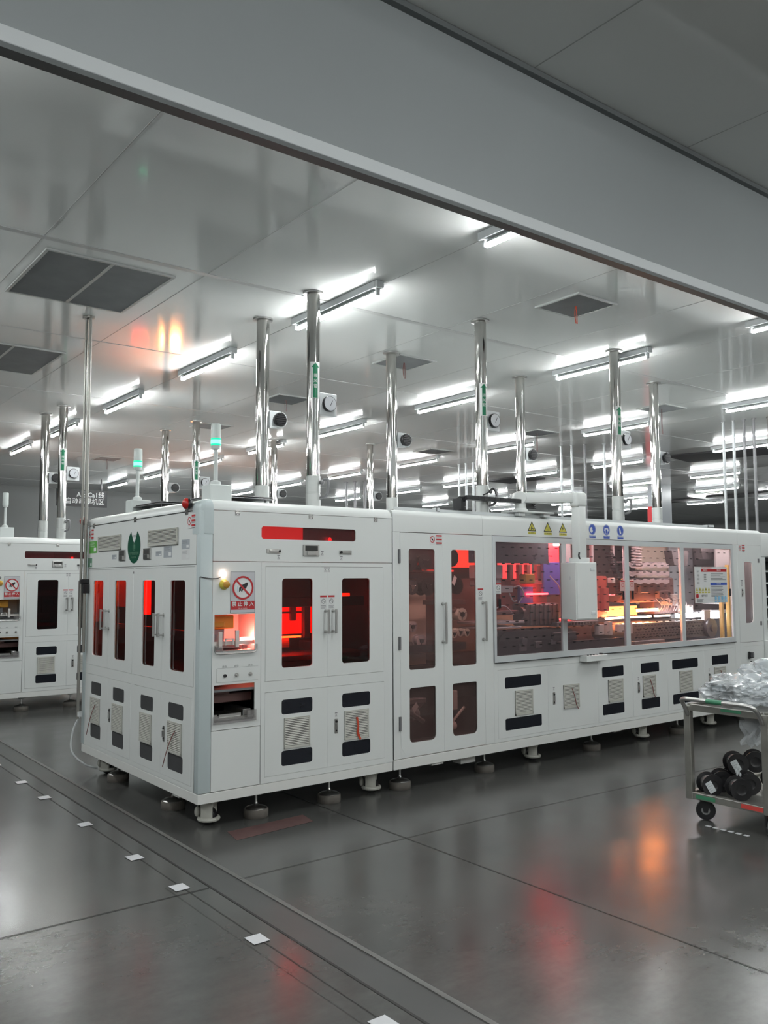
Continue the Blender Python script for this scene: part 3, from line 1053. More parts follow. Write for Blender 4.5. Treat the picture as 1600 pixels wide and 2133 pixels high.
    tube(bm, smooth_path([(-0.004, -0.002, 1.620), (-0.003, 0.0, 1.5), (-0.003, 0.002, 1.35), (-0.003, 0.002, 1.28)], 4), 0.0022, 6)
    mk('signal_cable', bm, M['black'], t, 'thin black cable')
    g2 = Gfx(['gap', 'paint', 'grey_ink'])
    g2.slab(-0.152, 0.152, -0.046, 0.046, 'gap', 0.0010)
    g2.slab(-0.151, 0.151, -0.045, 0.045, 'paint', 0.003)
    for u in (-0.10, -0.012, 0.092):
        g2.text('启动', u, 0.055, 0.016, 'grey_ink')
    g2.build('knob_plate', F(0.277, 0.975), t)
    bm = nb()
    cyl(bm, (0.181, -0.012, 0.972), (0.181, 0, 0.972), 0.011, 14, mi=1)
    for u in (0.266, 0.369):
        cyl(bm, (u, -0.008, 0.972), (u, 0, 0.972), 0.013, 14)
        cyl(bm, (u, -0.02, 0.970), (u, -0.006, 0.970), 0.008, 12)
    mk('push_button', bm, [M['steel'], M['black']], t)
    # feed opening 1: tray, rails, camera block, lamp
    bm = nb()
    pts = rr(0.100, 0.412, 1.112, 1.375, (0.022, 0.022, 0.002, 0.002))
    c2 = [(a, -0.012, b_) for a, b_ in pts if b_ < 1.18]
    tube(bm, [(0.100, -0.014, 1.17), (0.101, -0.014, 1.135), (0.110, -0.014, 1.120), (0.14, -0.014, 1.114), (0.37, -0.014, 1.114), (0.402, -0.014, 1.120), (0.411, -0.014, 1.135), (0.412, -0.014, 1.17)], 0.005, 8)
    box(bm, 0.112, 0.40, 0.0, 0.22, 1.125, 1.133)
    mk('outfeed_tray', bm, M['steel'], t)
    for xa in (0.108, 0.345):
        bm = nb()
        box(bm, xa, xa + 0.057, -0.010, 0.08, 1.13, 1.165, 0.004, 1)
        mk('tray_side_block', bm, M['tray_pane'], t)
    bm = nb()
    box(bm, 0.13, 0.50, 0.06, 0.075, 1.165, 1.19)
    box(bm, 0.16, 0.185, 0.045, 0.06, 1.15, 1.255)
    box(bm, 0.285, 0.310, 0.045, 0.06, 1.15, 1.26)
    box(bm, 0.205, 0.27, 0.04, 0.05, 1.20, 1.21)
    box(bm, 0.205, 0.215, 0.04, 0.05, 1.165, 1.21)
    box(bm, 0.26, 0.27, 0.04, 0.05, 1.165, 1.21)
    mk('wafer_rail', bm, M['inside_white'], t, smooth=False)
    bm = nb()
    box(bm, 0.12, 0.24, 0.12, 0.2, 1.18, 1.27, 0.004, 1)
    box(bm, 0.15, 0.40, 0.10, 0.3, 1.140, 1.160)
    mk('cell_lifter', bm, M['mid_grey'], t)
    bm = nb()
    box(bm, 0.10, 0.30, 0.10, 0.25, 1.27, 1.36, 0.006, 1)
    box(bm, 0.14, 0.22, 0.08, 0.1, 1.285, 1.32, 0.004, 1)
    mk('feed_camera_block', bm, M['amber'] if lit else M['mid_grey'], t)  # amber when lit: lamp glow put into the colour of the block
    bm = nb()
    box(bm, 0.10, 0.60, 0.36, 0.37, 1.10, 1.40)
    box(bm, 0.47, 0.48, 0.03, 0.36, 1.10, 1.40)
    box(bm, 0.094, 0.100, 0.02, 0.36, 0.9, 1.42)
    mk('feed_back_plate', bm, M['inside_white'], t, smooth=False)
    if lit:
        bm = nb()
        box(bm, 0.375, 0.445, 0.10, 0.16, 1.165, 1.205, 0.004, 1)
        mk('red_work_light', bm, M['red_spot'], t, 'bright red work light')
    bm = nb()
    box(bm, 0.11, 0.40, 0.01, 0.3, 0.685, 0.70)
    box(bm, 0.11, 0.14, 0.02, 0.3, 0.70, 0.72)
    box(bm, 0.33, 0.39, 0.02, 0.3, 0.70, 0.74, 0.004, 1)
    box(bm, 0.16, 0.32, 0.03, 0.045, 0.70, 0.718)
    mk('lower_feed_rail', bm, M['steel'], t, smooth=False)
    bm = nb()
    for q in ([0.098, 0.412, -0.014, -0.008, 0.665, 0.69], [0.345, 0.412, -0.014, -0.008, 0.69, 0.735], [0.098, 0.135, -0.014, -0.008, 0.69, 0.715]):
        box(bm, *q)
    mk('lower_tray_lip', bm, M['tray_pane'], t, smooth=False)
    bm = nb()
    box(bm, 0.14, 0.45, 0.12, 0.32, 0.78, 0.84, 0.004, 1)
    box(bm, 0.12, 0.26, 0.08, 0.28, 0.84, 0.865, 0.004, 1)
    mk('lower_transfer_block', bm, M['brown'], t)
    # ---- machinery seen through the red windows
    bm = nb()
    box(bm, 0.52, 1.45, 0.18, 0.24, 1.40, 1.47, 0.004, 1)
    box(bm, 0.5, 1.5, 0.85, 0.87, 0.9, 1.9)
    mk('cross_beam', bm, M['inside'], t)
    bm = nb()
    box(bm, 0.66, 0.86, 0.30, 0.40, 1.10, 1.175, 0.01, 2)
    box(bm, 1.02, 1.08, 0.36, 0.40, 1.16, 1.42, 0.006, 1)
    box(bm, 0.93, 0.98, 0.40, 0.43, 1.29, 1.42, 0.006, 1)
    box(bm, 0.86, 1.1, 0.41, 0.43, 1.345, 1.36, 0.004, 1)
    box(bm, 1.12, 1.34, 0.36, 0.6, 1.05, 1.13, 0.008, 1)
    box(bm, 1.18, 1.23, 0.3, 0.34, 1.13, 1.3, 0.006, 1)
    box(bm, 0.56, 1.45, 0.10, 0.5, 1.02, 1.06, 0.006, 1)
    mk('pick_unit', bm, M['mid_grey'], t)
    if lit:
        bm = nb()
        box(bm, 0.80, 1.16, 0.45, 0.47, 1.19, 1.39)
        mk('red_backlight', bm, emat('red_backlit_board', (1.0, 0.05, 0.03), 2.4), t, 'red glowing back light', smooth=False)
        bm = nb()
        box(bm, 0.70, 0.92, 0.24, 0.26, 1.178, 1.190)
        mk('red_light_bar', bm, emat('red_bar', (1.0, 0.22, 0.15), 70), t, 'bright red light bar', smooth=False)
        bm = nb()
        box(bm, 1.40, 1.47, 0.40, 0.42, 1.455, 1.49)
        mk('orange_light_bar', bm, M['orange_soft'], t, 'dim orange light bar', smooth=False)
        # lamps behind the left side windows
        bm = nb()
        box(bm, 0.30, 0.33, 1.60, 1.68, 1.32, 1.62)
        mk('red_strip_light', bm, M['red_soft'], t, 'tall red strip light', smooth=False)
        bm = nb()
        box(bm, 0.08, 0.17, 1.65, 2.18, 1.93, 1.94)
        mk('orange_roof_light', bm, emat('orange_roof', (1.0, 0.5, 0.05), 50), t, 'orange roof light', smooth=False)
    bm = nb()
    box(bm, 0.18, 0.20, 1.70, 2.19, 1.38, 1.92)
    box(bm, 0.05, 0.18, 2.19, 2.20, 1.25, 1.92)
    mk('side_back_board', bm, mat('side_back', (0.45, 0.3, 0.22), 0.5), t, smooth=False)
    bm = nb()
    box(bm, 0.14, 0.17, 0.25, 2.1, 1.20, 1.245, 0.004, 1)
    box(bm, 0.10, 0.14, 1.3, 1.42, 1.45, 1.6, 0.004, 1)
    box(bm, 0.16, 0.3, 0.15, 0.5, 0.9, 1.1, 0.01, 1)
    cyl(bm, (0.12, 0.35, 0.9), (0.12, 0.35, 1.7), 0.02, 12)
    mk('side_gantry', bm, M['mid_grey'], t)
    bm = nb()
    box(bm, 0.0125, 0.03, 0.06, 2.17, 1.672, 1.735)  # unseen strips added behind the seams to stop lamp light leaking out
    box(bm, 0.0125, 0.02, 0.06, 2.17, 2.03, 2.06)
    mk('seam_light_shield', bm, M['inside'], t, smooth=False)
    # ---- left face
    plate('upper_side_panel', rr(0.064, 2.166, 1.702, 2.052, 0), [], T, LEFT, M['paint'], t, -T)
    holes = [rr(0.082 - g, 1.118 + g, 0.904 - g, 1.685 + g, 0), rr(1.142 - g, 2.160 + g, 0.904 - g, 1.685 + g, 0),
             rr(0.100 - g, 1.092 + g, 0.270 - g, 0.826 + g, 0), rr(1.155 - g, 2.160 + g, 0.270 - g, 0.826 + g, 0)]
    plate('side_frame', rr(0.064, 2.166, 0.236, 1.698, 0), holes, T, LEFT, M['paint'], t, -T)
    up_d = [(0.082, 0.591, (0.228, 0.468)), (0.593, 1.118, (0.727, 0.962)), (1.142, 1.656, (1.284, 1.524)), (1.658, 2.160, (1.778, 2.013))]
    lo_d = [(0.100, 0.592, (0.229, 0.472)), (0.594, 1.092, (0.732, 0.964)), (1.155, 1.625, (1.286, 1.524)), (1.627, 2.160, (1.782, 2.018))]
    for i, (a, b_, (w0, w1)) in enumerate(up_d):
        dr = plate('cabinet_door', rr(a, b_, 0.904, 1.685, 0), [rr(w0, w1, 0.985, 1.597, 0.022)], 0.014, LEFT, M['paint'], t, -0.013)
        plate('door_window', rr(w0 - 0.01, w1 + 0.01, 0.975, 1.607, 0.022), [], 0.003, LEFT, M['red_pane'], dr, -0.019, 'dark red window')
        if i in (0, 1):
            pull_handle(dr, LEFT, (0.572, 0.648)[i], 1.205, 1.368)
            door_sticker(dr, Lf((0.565, 0.640)[i], 1.43, 0.001), 0.055, 0.09, 'grey_ink')
        else:
            pull_handle(dr, LEFT, (1.638, 1.708)[i - 2], 1.205, 1.368)
            door_sticker(dr, Lf((1.632, 1.695)[i - 2], 1.43, 0.001), 0.055, 0.09, 'red_ink')
    for i, (a, b_, (w0, w1)) in enumerate(lo_d):
        dr = plate('cabinet_door', rr(a, b_, 0.270, 0.826, 0), [rr(w0, w1, 0.668, 0.770, 0.018), rr(w0, w1, 0.322, 0.432, 0.018)], 0.014, LEFT, M['paint'], t, -0.013)
        for v0, v1 in ((0.668, 0.770), (0.322, 0.432)):
            dark_window(dr, LEFT, w0 - 0.004, w1 + 0.004, v0 - 0.004, v1 + 0.004, M['sheen_pane'])
        fm = (lambda u, v, w: (-w, -u, v))
        grille(dr, fm, -w1 + 0.004, -w0 - 0.020, 0.438, 0.645, 16)
        if i in (0, 2):
            swing_latch(dr, LEFT, (0.538, 0, 1.580)[i], 0.492, 0.600)
            small_warning(dr, Lf((0.538, 0, 1.580)[i], 0.628, 0.001), 0.022)
        if i in (0, 3):
            yy = w1 - 0.02
            bm = nb()
            tube(bm, smooth_path([(-0.014, yy - 0.12, 0.59), (-0.018, yy - 0.06, 0.52), (-0.02, yy, 0.43), (-0.018, yy + 0.06, 0.33)], 5), 0.003, 5)
            mk('ribbon', bm, M['dark_red'], dr, 'faded red air flow ribbon')
    fm = (lambda u, v, w: (-w, -u, v))
    grille(t, fm, -1.904, -1.402, 1.838, 1.956, 10, t=0.012)
    grille(t, fm, -0.854, -0.346, 1.843, 1.958, 10, t=0.012)
    for u in (0.215, 1.124, 2.03):
        hinge(t, LEFT, u, 2.055, 0.045, 0.04)
    for u0, u1 in ((1.308, 1.434), (0.812, 0.942)):
        bm = nb()
        c = (u0 + u1) / 2
        for q, mi in (((-0.009, 0.0, u0, u1, 1.750, 1.831), 0), ((-0.010, -0.008, u0 + 0.012, u1 - 0.012, 1.790, 1.824), 1), ((-0.017, -0.008, c - 0.035, c + 0.035, 1.757, 1.785), 0)):
            box(bm, *q, 0.001, 1, mi=mi)
        mk('clasp_plate', bm, [M['steel'], M['slot']], t)
    # stickers on the left face
    ov = Gfx(['white_ink', 'green_oval', 'lightblue_ink', 'pale_green', 'grey_ink'])
    n = 40
    A, B = 0.128, 0.128
    ov.poly([(0.132 * math.cos(2 * PI * i / n), 0.132 * math.sin(2 * PI * i / n)) for i in range(n)], 'white_ink')
    ring_pts = [(A * math.cos(a), B * math.sin(a)) for a in [math.radians(62) - math.radians(304) * i / 44 for i in range(45)]]
    pts = ring_pts + [(-0.022, 0.045), (0.0, 0.030), (0.022, 0.045)]
    c0 = (0, -0.03)
    wv = ov._w()
    for i in range(len(pts)):
        j = (i + 1) % len(pts)
        ov.poly([c0, pts[j], pts[i]], 'green_oval', w=wv)
    ov.ring(0, -0.002, 0.026, 0.029, 'pale_green', 20)
    ov.poly([(-0.006, -0.022), (0.006, -0.022), (0.008, 0.012), (0, 0.020), (-0.008, 0.012)], 'pale_green')
    ov.text('共产党员示范岗', 0, -0.055, 0.026, 'pale_green')
    ov.text('安全生产先锋', 0, -0.084, 0.016, 'pale_green')
    ov.text('示范岗', 0, 0.075, 0.024, 'grey_ink')
    ov.build('green_oval_sign', lambda u, v, w: (-w, 1.140 - u, 1.853 + v), t, 'dark green round sign')
    def sheet(y0, y1, z0, z1, kind):
        g = Gfx([kind, 'grey_ink', 'blue_ink', 'white_ink'])
        a, b_ = (y1 - y0) / 2, (z1 - z0) / 2
        g.rect(-a, a, -b_, b_, kind)
        g.lines(-a * 0.8, a * 0.5, b_ * 0.1, b_ * 0.85, 4, 'grey_ink' if kind != 'bright_green' else 'white_ink', b_ * 0.05)
        g.rect(a * 0.2, a * 0.8, -b_ * 0.7, -b_ * 0.1, 'white_ink')
        g.build('side_sticker', Lf((y0 + y1) / 2, (z0 + z1) / 2, -0.0003), t, None if kind == 'sticker' else 'green sticker')
    M.setdefault('grey_sheet', mat('grey_label_sheet', (0.36, 0.39, 0.42), 0.5))
    sheet(1.95, 2.135, 1.825, 1.925, 'bright_green')
    sheet(2.06, 2.165, 1.71, 1.785, 'pale_green')
    sheet(0.445, 0.590, 1.755, 1.835, 'grey_sheet')
    sheet(0.165, 0.292, 1.805, 1.870, 'grey_sheet')
    sheet(0.165, 0.292, 1.735, 1.803, 'sticker')
    sheet(0.625, 0.728, 1.768, 1.803, 'grey_sheet')
    sheet(1.50, 1.60, 1.765, 1.80, 'grey_sheet')
    warn_sticker(t, Lf(0.135, 1.99, -0.003), 0.12, 0.095)
    warn_sticker(t, Lf(2.09, 1.985, -0.0003), 0.12, 0.095)
    g = Gfx(['sticker', 'black_ink', 'red_ink'])
    g.rect(-0.02, 0.02, -0.01, 0.01, 'sticker')
    g.rect(-0.018, 0.0, -0.008, 0.008, 'black_ink')
    g.build('small_tag', Lf(1.13, 1.655, -0.0003), t)
    # feet and casters
    for x, y in ((0.483, 0.11), (1.086, 0.12), (0.13, 0.66), (0.13, 1.72)):
        leveling_foot(t, x, y)
    for x, y, rz in ((0.155, 0.155, -0.75), (1.50, 0.165, -0.75), (0.17, 2.05, -0.9)):
        caster(t, x, y, rz=rz)
    for x in (0.25,):
        bm = nb()
        box(bm, 0.01, 0.06, 0.30, 0.40, 0.155, 0.171)
        mk('base_pad', bm, M['paint2'], t, smooth=False)
    return t

cabA = make_end_cabinet('white machine end cabinet in front with red lit windows and a grey corner post')
cabB = copy_tree(cabA)
cabB.location = (0.06, 6.0, 0)
cabB['label'] = 'second white machine cabinet behind at the left picture edge, with dark windows'

# the copy is unlit apart from a faint glow: swap its lit parts
def dim(o):
    for ch in o.children:
        if ch.name.startswith(('red_indicator_screen', 'red_work_light', 'red_backlight', 'red_light_bar', 'pilot_light')):
            ch.hide_render = False
            ch.data = ch.data.copy()
            ch.data.materials.clear()
            ch.data.materials.append(M['inside'])
            ch['label'] = 'unlit lamp'
dim(cabB)

# ------------------------------------------------------------------ machine B: the long line with sliding windows
def make_long_machine():
    t = thing('long_machine', 'long white production machine with four sliding windows showing glowing machinery', 'machine', (1.589, 0, 0))
    OX = 1.589
    def FX(u, v, w):
        return (u - OX, -w, v)
    def FS(x, z, y=0.0):
        return lambda u, v, w: (x - OX + u, y - w, z + v)
    def bxx(bm, x0, x1, y0, y1, z0, z1, bev=0.0, seg=1, mi=0):
        box(bm, x0 - OX, x1 - OX, y0, y1, z0, z1, bev, seg, mi)
    D = 2.25
    XE = 6.936
    T = 0.012
    bm = nb()
    bxx(bm, 1.590, XE, 0.0, D - 0.02, 0.17, 0.243, 0.002)
    mk('plinth', bm, M['paint2'], t)
    bm = nb()
    bxx(bm, 1.592, XE - 0.01, 0.03, D - 0.03, 0.246, 0.256)
    bxx(bm, 1.592, 1.60, 0.01, D - 0.02, 0.25, 2.05)
    bxx(bm, XE - 0.01, XE - 0.002, 0.01, D - 0.02, 0.25, 2.05)
    bxx(bm, 1.6, XE - 0.01, D - 0.03, D - 0.02, 0.25, 2.05)
    bxx(bm, 1.6, XE - 0.01, 0.02, D - 0.03, 2.04, 2.05)
    mk('shell', bm, M['inside'], t, smooth=False)
    bm = nb()
    bxx(bm, 2.60, XE - 0.012, 0.02, 1.3, 0.85, 0.868)
    mk('deck', bm, M['inside_dark'], t, smooth=False)
    # head band with rounded top edge
    bm = nb()
    def band(x0, x1):
        n = 6
        sec = [(0.0, 1.962)] + [(0.05 * (1 - math.cos(a)), 2.088 + 0.045 * math.sin(a)) for a in [PI / 2 * i / n for i in range(n + 1)]] + [(D, 2.133), (D, 2.06), (0.02, 2.06), (0.02, 1.962)]
        A = [bm.verts.new((x0 - OX, y, z)) for y, z in sec]
        B = [bm.verts.new((x1 - OX, y, z)) for y, z in sec]
        for i in range(len(sec)):
            j = (i + 1) % len(sec)
            bm.faces.new((A[i], A[j], B[j], B[i]))
        bm.faces.new(A[::-1])
        bm.faces.new(B)
    band(1.591, 2.5365)
    band(2.5385, 6.447)
    band(6.449, XE)
    mk('head_band', bm, M['paint'], t)
    # black rail on the roof edge
    bm = nb()
    bxx(bm, 1.66, 6.10, 0.075, 0.125, 2.134, 2.142)
    bxx(bm, 1.66, 6.10, 0.070, 0.080, 2.136, 2.160, mi=1)
    bxx(bm, 5.98, 6.10, 0.06, 0.13, 2.142, 2.172, 0.004, mi=1)
    bxx(bm, 2.09, 2.13, 0.06, 0.12, 2.142, 2.175, 0.004, mi=1)
    mk('slide_rail', bm, [M['black'], M['alu']], t, smooth=False)
    # tall folding doors with windows
    plate('left_jamb', rr(1.592, 1.657, 0.247, 1.960, 0), [], T, FX, M['paint'], t, -T)
    plate('under_door_sill', rr(1.657, 2.547, 0.247, 0.46, 0), [rr(1.657, 2.547, 0.249, 0.47, (0.1, 0, 0, 0), 8)], T, FX, M['paint'], t, -T) if False else None
    bm = nb()
    cor = [(1.6575, 0.247)] + [(1.6575 + 0.115 * (1 - math.cos(a)), 0.250 + 0.115 * (1 - math.sin(a))) for a in [PI / 2 * i / 10 for i in range(11)]][::-1]
    vs = [bm.verts.new(FX(a, b_, 0.0)) for a, b_ in cor]
    bm.faces.new(vs)
    mk('corner_fill', bm, M['paint'], t, smooth=False)
    ph = lambda a, b_: [rr(a, b_, 0.902, 1.832, 0.02), rr(a, b_, 0.352, 0.766, (0.04, 0.04, 0.02, 0.02))]
    d1 = plate('tall_door', rr(1.660, 2.0965, 0.250, 1.957, (0.112, 0, 0, 0), 10), ph(1.745, 2.014), 0.014, FX, M['paint'], t, -0.013)
    d2 = plate('tall_door', rr(2.0985, 2.545, 0.250, 1.957, 0), ph(2.187, 2.458), 0.014, FX, M['paint'], t, -0.013)
    for dr, (a, b_) in ((d1, (1.745, 2.014)), (d2, (2.187, 2.458))):
        plate('upper_pane', rr(a - 0.01, b_ + 0.01, 0.892, 1.842, 0.02), [], 0.003, FX, M['brown_pane'], dr, -0.019, 'brown tinted pane')
        plate('lower_pane', rr(a - 0.01, b_ + 0.01, 0.342, 0.776, 0.02), [], 0.003, FX, M['brown_pane'], dr, -0.019, 'brown tinted pane')
    pull_handle(d1, FX, 2.089, 1.090, 1.412, 0.009)
    pull_handle(d2, FX, 2.530, 1.088, 1.412, 0.009)
    for v0, v1 in ((1.72, 1.826), (1.06, 1.16), (0.455, 0.56)):
        vhinge(d1, FX, 1.650, v0, v1)
    warn_sticker(d1, FS(2.024, 1.91, -0.001), 0.13, 0.085)
    door_sticker(d2, FS(2.506, 1.468, -0.001), 0.062, 0.10)
    # frames
    plate('window_post', rr(2.548, 2.648, 0.247, 1.960, 0), [], T, FX, M['paint'], t, -T)
    plate('window_post', rr(6.336, 6.433, 0.247, 1.960, 0), [], T, FX, M['paint'], t, -T)
    # lower cabinet doors
    lows = [(2.695, 3.303, (2.776, 3.222), (2.892, 3.108), None), (3.308, 3.925, None, (3.506, 3.717), 3.381),
            (3.987, 4.488, (4.050, 4.372), (4.133, 4.352), None), (4.512, 5.02, (4.638, 4.937), (4.663, 4.867), 4.596),
            (5.075, 5.70, (5.153, 5.610), (5.275, 5.493), None), (5.72, 6.30, (5.866, 6.183), (5.901, 6.119), 5.81)]
    holes = [rr(a - 0.0022, b_ + 0.0022, 0.275 - 0.0022, 0.836 + 0.0022, 0) for a, b_, *_ in lows]
    plate('lower_frame', rr(2.650, 6.334, 0.247, 0.900, 0), holes, T, FX, M['paint'], t, -T)
    for a, b_, wn, gr_, la in lows:
        hs = [rr(wn[0], wn[1], 0.678, 0.772, 0.014), rr(wn[0], wn[1], 0.332, 0.430, 0.014)] if wn else []
        dr = plate('cabinet_door', rr(a, b_, 0.275, 0.836, 0), hs, 0.014, FX, M['paint'], t, -0.013)
        if wn:
            for v0, v1 in ((0.678, 0.772), (0.332, 0.430)):
                dark_window(dr, FX, wn[0] - 0.004, wn[1] + 0.004, v0 - 0.004, v1 + 0.004, M['dark_pane'])
        grille(dr, FX, gr_[0], gr_[1], 0.445, 0.652, 16)
        if la:
            swing_latch(dr, FX, la, 0.495, 0.600)
            small_warning(dr, FS(la, 0.628, -0.001), 0.024)
            bm = nb()
            c = (gr_[0] + gr_[1]) / 2 - OX
            tube(bm, smooth_path([(c + 0.0, -0.014, 0.615), (c + 0.03, -0.018, 0.54), (c + 0.05, -0.018, 0.47), (c + 0.08, -0.016, 0.43)], 5), 0.0035, 5)
            mk('ribbon', bm, M['dark_red'], dr, 'faded red air flow ribbon')
    # aluminium window frame, mullions, glass
    wf = plate('window_frame', rr(2.652, 6.334, 0.902, 1.957, 0), [rr(2.678, 6.300, 0.953, 1.908, 0)], 0.03, FX, M['alu'], t, -0.018)
    for a, b_ in ((3.512, 3.572), (4.420, 4.486), (5.343, 5.405)):
        bm = nb()
        bxx(bm, a, b_, -0.010, 0.02, 0.950, 1.912, 0.003)
        mk('mullion', bm, M['alu'], t)
    bm = nb()
    bxx(bm, 2.655, 6.332, -0.018, -0.010, 0.897, 0.902)
    bxx(bm, 2.655, 6.332, -0.008, -0.0005, 1.957, 1.9615)
    mk('window_gasket', bm, M['black'], t, smooth=False)
    panes = [(2.672, 3.52), (3.565, 4.43), (4.48, 5.35), (5.40, 6.306)]
    for i, (a, b_) in enumerate(panes):
        p = plate('sliding_window', rr(a, b_, 0.948, 1.913, 0), [], 0.004, FX, M['clear'], t, -0.006)
        # cooling slots cut in a regular grid
        bm = bmesh.new()
        bm.from_mesh(p.data)
        for r in range(13):
            z = 1.865 - 0.070 * r
            for c in range(int((b_ - a) / 0.112)):
                x = a + 0.09 + 0.112 * c + (0.04 if r % 2 else 0)
                if x + 0.04 < b_ - 0.02 and not (i == 3 and c > 1 and r not in (0,)):
                    bxx(bm, x, x + 0.038, 0.0008, 0.0019, z - 0.0038, z + 0.0038, mi=1)
        bm.to_mesh(p.data)
        bm.free()
        p.data.materials.append(M['black'])
    for x, z in ((4.385, 1.434), (4.53, 1.434), (6.25, 1.437), (2.72, 1.39)):
        bm = nb()
        bxx(bm, x - 0.014, x + 0.014, -0.014, -0.006, z - 0.04, z + 0.04, 0.003)
        mk('finger_pull', bm, M['black'], t)
    door_sticker(t, FS(2.712, 1.514, -0.001), 0.065, 0.09, 'red_ink')
    M.setdefault('pinkish', mat('pink_tinted_sticker', (0.62, 0.38, 0.36), 0.5))
    for x in (4.376, 4.522):
        g = Gfx(['pinkish', 'red_ink'])
        g.rect(-0.038, 0.038, -0.05, 0.05, 'pinkish')
        g.ring(0, 0.006, 0.016, 0.02, 'red_ink', 16)
        g.rect(-0.03, 0.03, 0.036, 0.044, 'red_ink')
        g.build('door_sticker', FS(x, 1.525, -0.011 if x < 4.42 else -0.007), t, 'pink no reaching sticker')
    # notice sheet in the right window
    g = Gfx(['sticker', 'red_ink', 'blue_ink', 'grey_ink', 'white_ink', 'yellow_ink', 'lightblue_ink', 'black_ink'])
    a, b_ = 0.31, 0.19
    g.rect(-a, a, -b_, b_, 'sticker')
    g.text('职业病危害告知卡', -0.08, b_ - 0.012, 0.024, 'red_ink')
    g.rect(-0.185, a - 0.01, b_ - 0.052, b_ - 0.022, 'red_ink')
    g.text('健康危害', -0.11, b_ - 0.037, 0.02, 'white_ink')
    g.text('理化特性', 0.15, b_ - 0.037, 0.02, 'white_ink')
    g.rect(-0.02, a - 0.01, -0.005, 0.022, 'blue_ink')
    g.text('应急处理', 0.14, 0.008, 0.02, 'white_ink')
    g.lines(-0.01, a - 0.02, 0.045, b_ - 0.065, 5, 'grey_ink', 0.005, 0.5)
    g.lines(-0.01, a - 0.04, -0.13, -0.015, 8, 'grey_ink', 0.005, 0.3)
    for i, s in enumerate(('噪声', '高温', '电焊', '烟尘')):
        g.text(s, -0.245, b_ - 0.05 - 0.04 * i, 0.022, 'grey_ink')
    g.lines(-0.14, -0.09, 0.03, b_ - 0.07, 5, 'grey_ink', 0.006)
    for i in range(5):
        u = -0.275 + 0.055 * i
        g.poly([(u - 0.02, -0.062), (u + 0.02, -0.062), (u, -0.022)], 'yellow_ink', w=0.003)
        g.poly([(u - 0.006, -0.056), (u + 0.006, -0.056), (u, -0.034)], 'black_ink', w=0.0033)
        g.rect(u - 0.02, u + 0.02, -0.085, -0.070, 'yellow_ink', w=0.003)
    g.disc(-0.272, -0.115, 0.025, 'red_ink')
    g.text('噪声有害', -0.14, -0.115, 0.028, 'black_ink')
    g.lines(-0.28, -0.16, -0.18, -0.145, 3, 'grey_ink', 0.005)
    for i in range(4):
        u = 0.07 + 0.062 * i
        g.disc(u, -0.142, 0.022, 'lightblue_ink', 16)
        g.rect(u - 0.022, u + 0.022, -0.186, -0.170, 'lightblue_ink')
    g.build('notice_sheet', FS(5.905, 1.522, -0.0015), t, 'white notice sheet with red and blue bars')
    # warning triangles and blue mandatory signs on the head band
    for x, s, k in ((3.138, '当心机械伤人', 0), (3.343, '当心高温表面', 1), (3.544, '当心触电', 2)):
        g = Gfx(['yellow_ink', 'black_ink', 'white_ink'])
        g.poly([(-0.055, -0.037), (0.055, -0.037), (0, 0.052)], 'black_ink')
        g.poly([(-0.042, -0.030), (0.042, -0.030), (0, 0.038)], 'yellow_ink')
        if k == 0:
            g.poly([(-0.016, -0.024), (-0.008, -0.024), (0.006, 0.008), (0.0, 0.016), (-0.006, 0.008)], 'black_ink')
            g.line((-0.008, 0.0), (0.018, -0.020), 0.008, 'black_ink')
            g.disc(0.0, 0.018, 0.005, 'black_ink', 10)
        elif k == 1:
            g.rect(-0.014, 0.014, -0.022, -0.018, 'black_ink')
        else:
            g.poly([(0.004, 0.018), (-0.010, -0.006), (-0.001, -0.006), (-0.006, -0.024), (0.010, 0.0), (0.001, 0.0), (0.008, 0.018)], 'black_ink')
        g.rect(-0.05, 0.05, -0.063, -0.042, 'yellow_ink')
        g.text(s, 0, -0.0525, 0.0155, 'black_ink')
        g.build('hazard_triangle', FS(x, 2.047, -0.0005), t, 'yellow warning triangle sticker')
    for x, s, k in ((3.956, '必须戴防护眼镜', 0), (4.164, '必须穿工作服', 1), (4.374, '必须戴防护手套', 2)):
        g = Gfx(['blue_ink', 'white_ink'])
        g.disc(0, 0.006, 0.047, 'blue_ink')
        if k == 0:
            g.disc(-0.010, 0.0, 0.020, 'white_ink', 18, 1.3)
            g.rect(0.002, 0.016, -0.004, 0.020, 'blue_ink')
        elif k == 1:
            g.poly([(-0.026, 0.022), (0.026, 0.022), (0.032, -0.006), (0.018, -0.004), (0.016, -0.028), (-0.016, -0.028), (-0.018, -0.004), (-0.032, -0.006)], 'white_ink')
            g.rect(-0.012, 0.012, -0.026, 0.012, 'blue_ink')
        else:
            g.poly([(-0.016, 0.026), (-0.006, 0.032), (0.004, 0.010), (0.016, -0.020), (0.002, -0.028), (-0.010, -0.018)], 'white_ink')
            g.poly([(-0.012, 0.030), (-0.005, 0.030), (-0.008, 0.004), (-0.014, 0.004)], 'white_ink')
        g.ring(0, 0.006, 0.044, 0.047, 'white_ink')
        g.ring(0, 0.006, 0.046, 0.050, 'blue_ink')
        for q in (0, 1):
            g.rect(-0.045, 0.045, -0.062 - 0.014 * q, -0.050 - 0.014 * q, 'blue_ink')
        g.text(s, 0, -0.056, 0.0115, 'white_ink')
        g.build('mandatory_sign', FS(x, 2.047, -0.0005), t, 'round blue protective gear sticker')
    # push button ledge below the windows
    bm = nb()
    bxx(bm, 3.735, 4.03, -0.085, 0.0, 0.846, 0.900, 0.004)
    lg = mk('button_ledge', bm, M['paint'], t)
    bm = nb()
